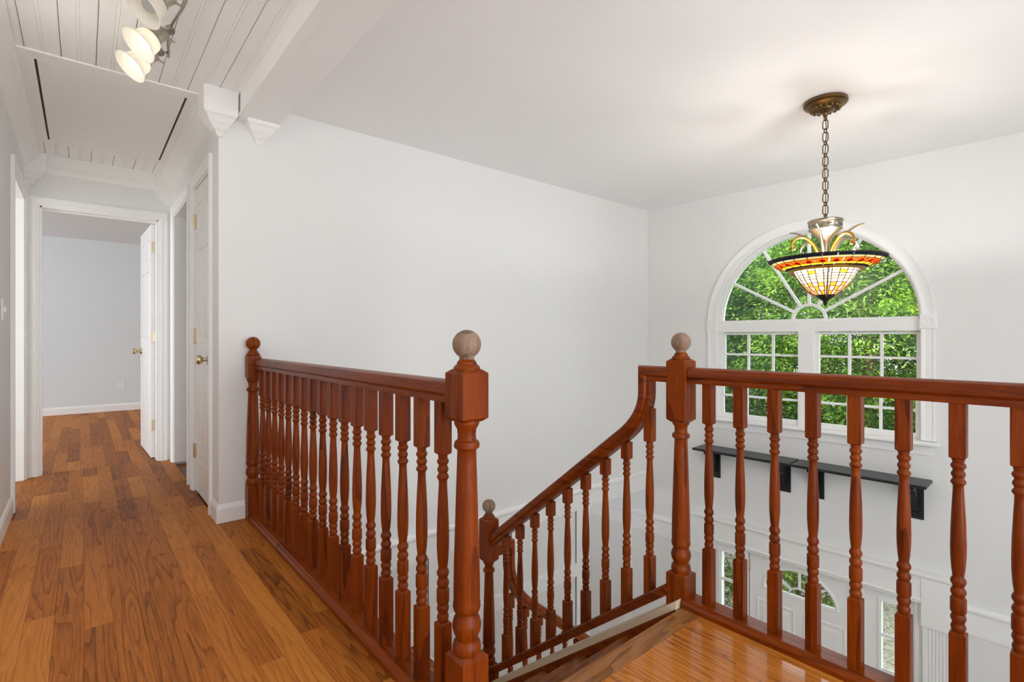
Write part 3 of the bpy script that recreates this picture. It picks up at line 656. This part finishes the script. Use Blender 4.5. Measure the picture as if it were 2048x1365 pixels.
# ---- landing guard
la = thing('landing_balustrade', 'reddish-brown turned balustrade along the landing facing the arched window', 'balustrade', (XB, .6, 0))
newel(la, XB, 1.090, 0, base=-.06, remap=[0, .11, .238, .643, .695, .706, .9304, .94, 1.042])
MB().sweep(RAIL, [(XB, -.75, ZR), (XB, 1.06, ZR)], (1, 0, 0)).out('handrail', M_RAIL, la, sm=35)
sweep_y(SHOE, XB, -.75, 1.058, 0).out('shoe_rail', M_RAIL, la)
for k in range(14): add('baluster', BAL_ME, M_POST, la, (XB, .974-.1175*k, 0))
# ---- upper flight
SL = .795; XS = 1.765; RISE, RUN = .19, .24
def ztop(y): return .68-SL*(y-1.31)       # top of sloping rail
st = thing('stair_balustrade', 'reddish-brown sloping stair balustrade with gooseneck below the landing post', 'balustrade', (XS, 1.75, -1.14))
def gooseneck(sx, p0, pc, drop, curve_end, end, n):
    """p0 start, pc mitre corner, drop straight down, then ease into the slope"""
NY = 2.295
cpath = [(1.125, ZR), (1.238, ZR), (1.238, .80)]
# ease from vertical to the slope with a quadratic curve
p1 = Vector((1.238, .80)); p2 = Vector((1.238, ztop(1.238)-.048)); p3 = Vector((1.375, ztop(1.375)-.040))
for k in range(1, 11):
    t = k/10; q = p1*(1-t)**2+p2*2*t*(1-t)+p3*t*t; cpath.append((q.x, q.y))
cpath.append((NY-.03, ztop(NY-.03)-.040))
MB().sweep(RAIL, [(XS, y, z) for y, z in cpath], (1, 0, 0)).out('handrail', M_RAIL, st, sm=30)
def zshoe(y): return .045-.787*(y-1.148)
SHO2 = [(-.032, -.018), (-.032, .012), (-.026, .018), (.026, .018), (.032, .012), (.032, -.018)]
MB().sweep(SHO2, [(XS, 1.128, zshoe(1.128)-.02), (XS, NY-.035, zshoe(NY-.035)-.02)], (1, 0, 0)).out('shoe_rail', M_RAIL, st)
for k in range(9):
    y = 1.222+.1148*k; zb = zshoe(y)-.016; zt = ztop(y)-.078
    if k == 0: zt = .735
    dz = (-.043-.240)-SL*(y-1.45)
    b_ = baluster_mesh(zb, zt, dz); o_ = add('baluster', mesh('stair_baluster', b_.v, b_.f, 35), M_POST, st, (XS, y, 0))
ZL = -1.14
newel(st, XS, NY, ZL, remap=[0, .315, .445, .845, .894, .908, 1.132, 1.142, 1.244])
# ---- stairs: upper flight, landing, lower flight
sf = thing('staircase', 'oak stair flight going down from the landing beside a cream stringer', 'stairs', (1.26, 1.65, ZL))
for k in range(1, 6):
    ya = 1.05+RUN*(k-1); z = -RISE*k
    box('tread', .826, 1.70, ya-.03 if k else ya, ya+RUN+.004, z-.026, z, M_TREAD, sf, c=.008)
for k in range(0, 6):
    ya = 1.035+RUN*k; box('riser', .826, 1.70, ya-.018, ya-.002, -RISE*(k+1), -RISE*k-.022, M_TREAD, sf)
box('landing_floor', .826, 1.798, 1.05+RUN*5-.03, YW-.002, ZL-.03, ZL, M_TREAD, sf, c=.006)
def slant(x0, x1, ya, yb, za, zb, th): return MB().raw([(x0, ya, za), (x1, ya, za), (x1, yb, zb), (x0, yb, zb), (x0, ya, za-th), (x1, ya, za-th), (x1, yb, zb-th), (x0, yb, zb-th)], [(0, 1, 2, 3), (7, 6, 5, 4), (0, 4, 5, 1), (1, 5, 6, 2), (2, 6, 7, 3), (3, 7, 4, 0)])
def zst(y): return -.035-.787*(y-1.148)
o_ = slant(1.706, 1.825, 1.066, 2.26, zst(1.066), zst(2.26), .036).out('stringer_cap', M_CREAM, sf); o_['label'] = 'cream painted stringer cap'
slant(1.684, 1.706, 1.068, 2.26, zst(1.068)-.034, zst(2.26)-.034, .034).out('stringer_moulding', M_RAIL, sf)
slant(1.697, 1.706, 1.068, 2.26, zst(1.068)-.03, zst(2.26)-.03, .34).out('skirt_board', M_RAIL, sf)
slant(1.8, 1.82, 1.066, 2.26, zst(1.066)-.03, zst(2.26)-.03, .4).out('outer_skirt', M_TRIM, sf)
struct('wall_under_stair', MB().raw([(1.71, 1.0, ZF), (1.80, 1.0, ZF), (1.80, 2.21, ZF), (1.71, 2.21, ZF), (1.71, 1.0, -.03), (1.80, 1.0, -.03), (1.80, 2.21, -1.0), (1.71, 2.21, -1.0)], [(0, 1, 2, 3), (4, 7, 6, 5), (0, 4, 5, 1), (1, 5, 6, 2), (2, 6, 7, 3), (3, 7, 4, 0)]), M_WALL)
# lower flight along +X
lf = thing('lower_staircase', 'lower oak stair flight turning from the half landing to the foyer', 'stairs', (2.7, 2.75, ZF))
r2 = (ZL-ZF)/9; XF = 1.83
for k in range(1, 9):
    xa = XF+.24*(k-1); box('tread', xa-.028, xa+.244, 2.33, YW-.016, ZL-r2*k-.026, ZL-r2*k, M_TREAD, lf, c=.008)
for k in range(0, 9):
    xa = XF+.24*k; box('riser', xa-.016, xa-.002, 2.33, YW-.016, ZL-r2*(k+1), ZL-r2*k-.022, M_TRIM, lf)
s2 = r2/.24
def zt2(x): return -.53-.81*(x-2.05)      # top of the lower handrail
def zs2(x): return zt2(x)-.86             # its shoe rail
MB().raw([(x_, y_, z_) for y_ in (2.27, 2.325) for x_, z_ in ((XF-.03, zs2(XF-.03)-.021), (XF+.24*8.3, zs2(XF+.24*8.3)-.021), (XF+.24*8.3, ZF), (XF-.03, ZF))], [(0, 1, 2, 3), (7, 6, 5, 4), (0, 4, 5, 1), (1, 5, 6, 2), (2, 6, 7, 3), (3, 7, 4, 0)]).out('closed_stringer', M_TRIM, lf)
lb_ = thing('lower_stair_balustrade', 'lower stair balustrade with gooseneck turning towards the front door', 'balustrade', (2.7, NY, ZF))
z2 = -.195
cp = [(1.80, z2), (1.915, z2), (1.915, z2-.09)]; e3 = 2.07
p1 = Vector((1.915, z2-.09)); p2 = Vector((1.915, zt2(1.915)-.03)); p3 = Vector((e3, zt2(e3)-.04))
for k in range(1, 11):
    t = k/10; q = p1*(1-t)**2+p2*2*t*(1-t)+p3*t*t; cp.append((q.x, q.y))
XN5 = XF+.24*8+.10
cp.append((XN5-.03, zt2(XN5-.03)-.04))
MB().sweep(RAIL, [(x_, NY, z_) for x_, z_ in cp], (0, 1, 0)).out('handrail', M_RAILX, lb_, sm=30) if False else MB().sweep([(a, -b) for a, b in RAIL], [(x_, NY, z_) for x_, z_ in cp], (0, 1, 0)).out('handrail', M_RAILX, lb_, sm=30)
MB().sweep([(a, -b) for a, b in SHO2], [(1.802, NY, zs2(1.802)), (XN5-.03, NY, zs2(XN5-.03))], (0, 1, 0)).out('shoe_rail', M_RAILX, lb_)
k = 0; x_ = 1.925
while x_ < XN5-.08:
    zb = zs2(x_); zt = zt2(x_)-.08 if x_ > 2.0 else zt2(2.0)-.0
    b_ = baluster_mesh(zb, zt, zb+.02); add('baluster', mesh('lower_baluster', b_.v, b_.f, 35), M_POST, lb_, (x_, NY, 0)); x_ += .1148
newel(lb_, XN5, NY, ZF, zt2(XN5)-ZF+.16, 0, True)

# ================================================================== track light
D = Vector((-.668, -.159, -.73)).normalized()
tl = thing('track_light', 'brushed nickel ceiling track light with three bell-shaped frosted shades', 'light', (.262, 2.3, ZC))
KS = 1.18
TRIMS = [(.164, 2.246, 2.2), (.172, 2.537, 2.2), (.158, 2.76, 2.2)]   # centres of the three shade mouths
heads = []
for rim in TRIMS: heads.append(Vector(rim)-D*.128*KS)
hx = sum(h.x for h in heads)/3; 
bar_pts = [heads[0]+Vector((.02, -.35, .03))]+[h+Vector((.0, .0, .022)) for h in heads]+[heads[-1]+Vector((0, .05, .03))]
bar_z = ZC-.035
MB().tube([(hx+.03+.012*math.sin((y-1.6)*11), y, bar_z) for y in np.linspace(heads[0].y-.3, heads[-1].y+.06, 24)], .006, 8).out('bar', M_NICKEL, tl, sm=60)
MB().lathe([(.055, 0), (.055, -.012), (.045, -.022), (.014, -.028), (.010, -.04)], (hx+.03, heads[0].y-.12, ZC-.004), 24).out('canopy', M_NICKEL, tl, sm=40)
for P, lit in zip(heads, (.3, 1.0, 1.0)):
    k_ = KS
    hd = MB(); top = Vector((hx+.03, P.y+.02, bar_z))
    hd.tube([top, top*.5+P*.5+Vector((.012, 0, 0)), P+Vector((.004, 0, .004))], .006)
    hd.lathe([(.014, -.014), (.017, -.009), (.017, .009), (.014, .014)], P+Vector((.008, 0, .006)), 16, (.3, -.55, -.75))
    hd.lathe([(.012*k_, .012*k_), (.021*k_, .016*k_), (.023*k_, .022*k_), (.023*k_, .056*k_), (.028*k_, .060*k_), (.028*k_, .064*k_), (.025*k_, .066*k_), (.031*k_, .070*k_), (.031*k_, .074*k_)], P, 22, D)
    hd.tube([P+D*.03+Vector((.014, 0, -.01)), P+D*.026+Vector((.040, -.006, -.026))], .004)
    ho = hd.out('spot_head', M_NICKEL, tl, sm=40)
    outer = [(.030, .068), (.035, .072), (.039, .080), (.041, .092), (.043, .104), (.048, .114), (.055, .122), (.059, .128)]
    outer = [(a*k_, b*k_) for a, b in outer]; inner = [(r-.003, z+.001) for r, z in outer[::-1]]
    MB().lathe(outer+inner, P, 28, D, cap=False).out('glass_shade', G_FROST, ho, sm=60)
    bp_ = P+D*.100*k_
    MB().lathe([(.010, -.03), (.014, -.022)]+[(.026*math.sin(R(a)), -.022*math.cos(R(a))) for a in range(40, 180, 20)]+[(.001, .022)], bp_, 14, D).out('bulb', M_BULB if lit > .5 else M_DIM, ho, sm=60)
    lt = bpy.data.lights.new('track_spot', 'SPOT'); lt.spot_size = R(120); lt.spot_blend = .8; lt.energy = 5.5*lit; lt.color = (1, .97, .92); lt.shadow_soft_size = .03
    lo_ = bpy.data.objects.new('track_spot', lt); scene.collection.objects.link(lo_); pl_ = bpy.data.lights.new('track_glow', 'POINT'); pl_.energy = .035*lit; pl_.color = (1, .97, .92); pl_.shadow_soft_size = .03
    po_ = bpy.data.objects.new('track_glow', pl_); scene.collection.objects.link(po_); po_.location = P+D*.150*k_
    lo_.location = P+D*.155*k_; lo_.rotation_euler = D.to_track_quat('-Z', 'Y').to_euler()

# ================================================================== stained-glass pendant
CX, CY_ = 3.22, 1.06
pe = thing('pendant_lamp', 'stained glass bowl pendant lamp hanging on a bronze chain before the arched window', 'lamp', (CX, CY_, 1.215))
C0 = (CX, CY_, 0)
MB().lathe([(0.1056, ZC-.001), (0.1101, ZC-.006), (0.1101, ZC-.018), (0.1028, ZC-.021), (0.1047, ZC-.027), (0.0946, ZC-.032), (0.0855, ZC-.038), (0.0673, ZC-.046), (0.0546, ZC-.048), (0.0510, ZC-.056), (0.0273, ZC-.064), (0.0146, ZC-.070), (0.0109, ZC-.086), (0.0055, ZC-.092)], C0, 40).out('canopy', M_BRONZE, pe, sm=25)
for k in range(16):
    a = 2*math.pi*k/16
    MB().lathe([(.002, -.012), (.013, -.006), (.011, .004), (.003, .010)], (CX+.070*math.cos(a), CY_+.070*math.sin(a), ZC-.046), 8, (math.cos(a), math.sin(a), -1.0)).out('canopy_petal', M_BRONZE, pe, sm=50)
# chain: long rectangular links and round rings in turn
z = ZC-.088; k = 0
RGT = Vector((math.cos(TH), -math.sin(TH), 0)); FWD = Vector((math.sin(TH), math.cos(TH), 0))
ring_me = None
while z > 1.70:
    if k % 2 == 0:
        r_ = .012; c = Vector((CX, CY_, z-r_)); u = (RGT*.9+FWD*.43)
        m = MB(); m.tube([c+u*r_*math.cos(a)+Vector((0, 0, r_*math.sin(a))) for a in np.linspace(0, 2*math.pi, 17)], .0028, 6); m.out('chain_ring', M_BRONZE, pe, sm=60); z -= .021
    else:
        h = .052; u = (RGT*.8-FWD*.6)*.0125; c = Vector((CX, CY_, z-h/2)); e = .008
        pts = [c+u*sx+Vector((0, 0, sz)) for sx, sz in ((-.6, h/2), (.6, h/2), (1, h/2-e), (1, -h/2+e), (.6, -h/2), (-.6, -h/2), (-1, -h/2+e), (-1, h/2-e), (-.6, h/2))]
        MB().tube(pts, .0032, 6).out('chain_link', M_BRONZE, pe, sm=60); z -= .048
    k += 1
MB().tube([(CX, CY_, ZC-.09), (CX+.006, CY_-.004, 2.2), (CX-.005, CY_+.003, 2.0), (CX+.006, CY_, 1.85), (CX, CY_, 1.68)], .0024, 6).out('lamp_cord', M_BRONZE, pe, sm=60)
MB().lathe([(.020, 1.692), (.084, 1.690), (.089, 1.684), (.087, 1.676), (.083, 1.672), (.080, 1.648), (.084, 1.642), (.084, 1.634), (.076, 1.628), (.060, 1.612), (.034, 1.585), (.022, 1.55), (.018, 1.50), (.018, 1.40)], C0, 36).out('crown_cap', M_SILVER, pe, sm=30)
for k in range(12):
    a = 2*math.pi*k/12; rad = Vector((math.cos(a), math.sin(a), 0)); tan = Vector((-math.sin(a), math.cos(a), 0)); c = Vector((CX, CY_, 1.660))+rad*.0820
    v = [c+tan*.017, c+Vector((0, 0, .012)), c-tan*.017, c-Vector((0, 0, .012)), c+rad*.006]
    MB().raw(v, [(0, 1, 4), (1, 2, 4), (2, 3, 4), (3, 0, 4), (3, 2, 1, 0)]).out('cap_diamond', M_SILVER, pe)
def scroll(a, kind):
    rad = Vector((math.cos(a), math.sin(a), 0)); c = Vector((CX, CY_, 0))
    if kind == 0: prof = [(.03, 1.46), (.045, 1.50), (.075, 1.55), (.115, 1.583), (.155, 1.59), (.19, 1.575), (.208, 1.545), (.200, 1.522), (.186, 1.525), (.187, 1.54)]
    else: prof = [(.025, 1.47), (.04, 1.52), (.07, 1.57), (.11, 1.61), (.15, 1.635), (.185, 1.642)]
    P = [c+rad*r+Vector((0, 0, z_)) for r, z_ in prof]; Q = []
    for i in range(len(P)-1):                       # Catmull-Rom
        p0, p1_, p2_, p3_ = P[max(i-1, 0)], P[i], P[i+1], P[min(i+2, len(P)-1)]
        for t in (0, .34, .67): Q.append(.5*((2*p1_)+(p2_-p0)*t+(2*p0-5*p1_+4*p2_-p3_)*t*t+(3*p1_-p0-3*p2_+p3_)*t**3))
    Q.append(P[-1]); n_ = len(Q)
    MB().tube(Q, .0085, 8, [1.25-.75*i/(n_-1) for i in range(n_)]).out('scroll_arm', M_SILVER if kind == 0 and math.cos(a-.2) > 0 else (M_GOLDEN if kind == 0 else M_SILVER), pe, sm=60)  # gold colour on one side's arms stands in for light from the bulbs
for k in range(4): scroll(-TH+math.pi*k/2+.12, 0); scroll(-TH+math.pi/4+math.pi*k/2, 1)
# glass: rows of tiles on a surface of revolution, each tile its own piece
NT = 24
def tile_row(prof, mats, n=NT, shift=0.0, gap=.006, name='glass_tile'):
    (r0, z0), (r1, z1) = prof
    for k in range(n):
        a0 = 2*math.pi*(k+shift)/n+gap/max(r0, .05)*.5; a1 = 2*math.pi*(k+1+shift)/n-gap/max(r0, .05)*.5; am = (a0+a1)/2
        v = []
        for off in (0, -.003):
            for r_, z_ in ((r0, z0), (r1, z1)):
                for a in (a0, am, a1): v.append((CX+(r_+off)*math.cos(a), CY_+(r_+off)*math.sin(a), z_-off*.3))
        f = [(0, 1, 4, 3), (1, 2, 5, 4), (9, 10, 7, 6), (10, 11, 8, 7), (0, 6, 7, 1), (1, 7, 8, 2), (3, 4, 10, 9), (4, 5, 11, 10), (0, 3, 9, 6), (2, 8, 11, 5)]
        mt = mats[k % len(mats)]
        MB().raw(v, f).out(name, mt, pe)
FL = [(.289, 1.466), (.274, 1.452), (.257, 1.442), (.222, 1.425), (.202, 1.417), (.186, 1.412)]
tile_row((FL[0], FL[1]), [G_BLUE]); tile_row((FL[1], FL[2]), [G_PALE]); tile_row((FL[2], FL[3]), [G_AMBER], shift=.5); tile_row((FL[3], FL[4]), [G_YEL]); tile_row((FL[4], FL[5]), [G_BLUE])
for k in range(NT):
    a = 2*math.pi*k/NT; rad = Vector((math.cos(a), math.sin(a), 0)); tan = Vector((-math.sin(a), math.cos(a), 0)); c = Vector((CX, CY_, 1.4325))+rad*.2395; dn = Vector((0, 0, -1))*.004+rad*.001; al = (rad*.0165+Vector((0, 0, .0082)))
    v = [c+tan*.018+dn, c+al+dn, c-tan*.018+dn, c-al+dn, c+dn*2.0]
    MB().raw(v, [(0, 1, 4), (1, 2, 4), (2, 3, 4), (3, 0, 4), (3, 2, 1, 0)]).out('red_diamond', G_RED, pe)
def bowl(t):        # t 0 top .. 1 bottom
    return (float(np.interp(t, [0, .12, .35, .58, .75, .9, 1], [.160, .152, .136, .116, .092, .058, .035])), float(np.interp(t, [0, .12, .35, .58, .75, .9, 1], [1.404, 1.389, 1.357, 1.326, 1.296, 1.268, 1.256])))
bt = [0, .10, .22, .32, .42, .56, .68, .80, .93]
bm_ = [[G_CREAM], [G_CREAM, G_LILAC, G_CREAM, G_YEL], [G_CREAM], [G_CREAM], [G_CREAM], [G_ORANGE, G_CREAM], [G_CREAM, G_ORANGE], [G_ORANGE, G_CREAM]]
for i in range(8): tile_row((bowl(bt[i]), bowl(bt[i+1])), bm_[i], n=NT, gap=.0035)
# lead lines between the tiles (thin rings and ribs)
m = MB()
for r_, z_ in FL[:5]+[bowl(t) for t in bt]: m.tube([(CX+r_*math.cos(a), CY_+r_*math.sin(a), z_) for a in np.linspace(0, 2*math.pi, 49)], .0019, 5)
for k in range(NT):
    a = 2*math.pi*k/NT
    for pr_ in ([FL[0], FL[2]], [FL[3], FL[5]], [bowl(t) for t in np.linspace(0, .93, 9)]): m.tube([(CX+r_*math.cos(a), CY_+r_*math.sin(a), z_-.001) for r_, z_ in pr_], .0022, 5)
    a += math.pi/NT; m.tube([(CX+r_*math.cos(a), CY_+r_*math.sin(a), z_-.001) for r_, z_ in FL[2:4]], .0015, 5)
m.out('lead_came', M_LEAD, pe)
MB().lathe([(.182, 1.416), (.190, 1.412), (.191, 1.406), (.182, 1.400), (.166, 1.400), (.164, 1.407), (.182, 1.416)], C0, 48, cap=False).out('bowl_ring', M_GOLDEN, pe, sm=40)
MB().lathe([(.287, 1.463), (.292, 1.465), (.292, 1.470), (.286, 1.469), (.287, 1.463)], C0, 60, cap=False).out('rim_ring', M_LEAD, pe, sm=40)
for k in range(3):
    a = -TH+.10+2*math.pi*k/3-.05; rad = Vector((math.cos(a), math.sin(a), 0)); c = Vector((CX, CY_, 0))
    pp = [c+rad*(.192)+Vector((0, 0, 1.380)), c+rad*.203+Vector((0, 0, 1.384)), c+rad*.204+Vector((0, 0, 1.396)), c+rad*.190+Vector((0, 0, 1.402)), c+rad*.176+Vector((0, 0, 1.394))]+[c+rad*(bowl(t)[0]+.008)+Vector((0, 0, bowl(t)[1]-.004)) for t in np.linspace(.12, .97, 12)]
    MB().tube(pp, .0046, 7).out('bowl_strap', M_SILVER, pe, sm=60)
MB().lathe([(.046, 1.276), (.050, 1.268), (.046, 1.258), (.036, 1.248), (.026, 1.240), (.014, 1.232), (.010, 1.224), (.011, 1.216), (.006, 1.208), (.001, 1.202)], C0, 20).out('finial', M_LEAD, pe, sm=40)
for k in range(3):
    a = k*2.1; MB().lathe([(.010, -.02), (.012, 0)]+[(.026*math.sin(R(q)), .03-.026*math.cos(R(q))) for q in range(30, 180, 25)]+[(.001, .056)], (CX+.07*math.cos(a), CY_+.07*math.sin(a), 1.42), 12).out('bulb', M_BULB, pe, sm=60)
for k in range(3):
    lt = bpy.data.lights.new('pendant_light', 'POINT'); lt.energy = 3.0; lt.color = (1, .98, .94); lt.shadow_soft_size = .03
    lo_ = bpy.data.objects.new('pendant_light', lt); scene.collection.objects.link(lo_); a = k*2.1+1.05; lo_.location = (CX+.085*math.cos(a), CY_+.085*math.sin(a), 1.452)

# ================================================================== outside
struct('ground', MB().box(4.95, 40, -25, 30, -3.25, -3.15), M_GRAVEL, 'gravel drive outside the house')
def foliage(n_cl, n_leaf, rx, ry, rz, size, seed, shell=.55, flat=.45):
    g = np.random.default_rng(seed)
    d = g.normal(size=(n_cl, 3)); d /= np.linalg.norm(d, axis=1)[:, None]; rr = shell+(1-shell)*g.random(n_cl)**.6
    cen = d*rr[:, None]*np.array([rx, ry, rz])
    N_ = n_cl*n_leaf
    cl = np.repeat(np.arange(n_cl), n_leaf); spr = .22*(rx+ry)/2*(.6+.8*g.random(n_cl))
    off = np.clip(g.normal(size=(N_, 3)), -1.7, 1.7)*np.array([1, 1, flat])*spr[cl][:, None]*.55
    # fronds droop away from the clump centre
    off[:, 2] -= .25*(off[:, 0]**2+off[:, 1]**2)/spr[cl]
    p = cen[cl]+off
    dirv = off*np.array([1, 1, .4])+g.normal(size=(N_, 3))*.12+np.array([0, 0, -.05]); dirv /= np.linalg.norm(dirv, axis=1)[:, None]
    up = np.tile([0, 0, 1.], (N_, 1))+g.normal(size=(N_, 3))*.45; sd = np.cross(dirv, up); sd /= np.linalg.norm(sd, axis=1)[:, None]+1e-9
    nrm = np.cross(sd, dirv); L_ = size*(.7+.7*g.random(N_))[:, None]
    v = np.empty((N_, 4, 3)); v[:, 0] = p; v[:, 1] = p+dirv*L_*.45+sd*L_*.17-nrm*L_*.05; v[:, 2] = p+dirv*L_; v[:, 3] = p+dirv*L_*.45-sd*L_*.17-nrm*L_*.05
    me = bpy.data.meshes.new('foliage'); me.vertices.add(N_*4); me.vertices.foreach_set('co', v.reshape(-1).astype(np.float32))
    me.loops.add(N_*4); me.loops.foreach_set('vertex_index', np.arange(N_*4, dtype=np.int32)); me.polygons.add(N_)
    me.polygons.foreach_set('loop_start', np.arange(0, N_*4, 4, dtype=np.int32)); me.update(calc_edges=True); return me
def tree(name, x, y, zc_, rx, ry, rz, mat, label, seed, n_cl, n_leaf, size, cat='tree', group=None):
    t = thing(name, label, cat, (x, y, -3.15), group=group)
    o = add('foliage', foliage(n_cl, n_leaf, rx, ry, rz, size, seed), mat, t, (x, y, zc_)); o['kind'] = 'stuff'
    tm = MB(); g = random.Random(seed)
    tm.tube([(x, y, -3.2), (x+.05, y+.04, zc_-rz*.5), (x-.05, y, zc_), (x, y, zc_+rz*.5)], .11 if cat == 'tree' else .04, 8, [1, .85, .6, .25])
    for k in range(6 if cat == 'tree' else 3):
        a = g.uniform(0, 6.28); zz = zc_-rz*.4+rz*.8*g.random(); tm.tube([(x, y, zz), (x+rx*.35*math.cos(a), y+ry*.35*math.sin(a), zz+rz*.12), (x+rx*.7*math.cos(a), y+ry*.7*math.sin(a), zz+rz*.15)], .04 if cat == 'tree' else .015, 6, [1, .6, .25])
    tm.out('trunk', M_BARK, t)
GT_ = 'trees outside the arched window'
tree('maple_tree', 9.9, 6.3, .9, 1.7, 2.0, 3.3, M_LEAF2, 'feathery deep green tree outside the window half nearer the stair wall', 11, 700, 190, .075, group=GT_)
tree('maple_tree', 9.9, 2.6, .7, 1.7, 2.0, 3.1, M_LEAF1, 'bright green maple tree outside the window half farther from the stair wall', 12, 700, 190, .075, group=GT_)
tree('leafy_tree', 13.8, 4.6, 1.3, 2.0, 2.6, 4.2, M_LEAF2, 'tall dense dark tree standing behind the two maples', 13, 620, 160, .12, group=GT_)
tree('leafy_tree', 13.8, 9.6, 1.3, 2.0, 2.6, 4.2, M_LEAF1, 'light green tree behind the feathery deep green tree', 14, 560, 150, .12, group=GT_)
tree('leafy_tree', 13.8, -.4, 1.3, 2.0, 2.6, 4.2, M_LEAF1, 'light green tree beyond the bright maple', 15, 560, 150, .12, group=GT_)
GS = 'shrubs by the front door'
tree('shrub', 7.3, 2.70, -2.0, .75, .42, 1.1, M_LEAF3, 'olive green shrub seen through the fan window of the front door', 21, 160, 60, .06, 'shrub', GS)
tree('shrub', 7.2, 3.98, -1.9, .75, .5, 1.35, M_LEAF3, 'olive green shrub seen through the sidelight on the hinge side', 22, 160, 60, .06, 'shrub', GS)
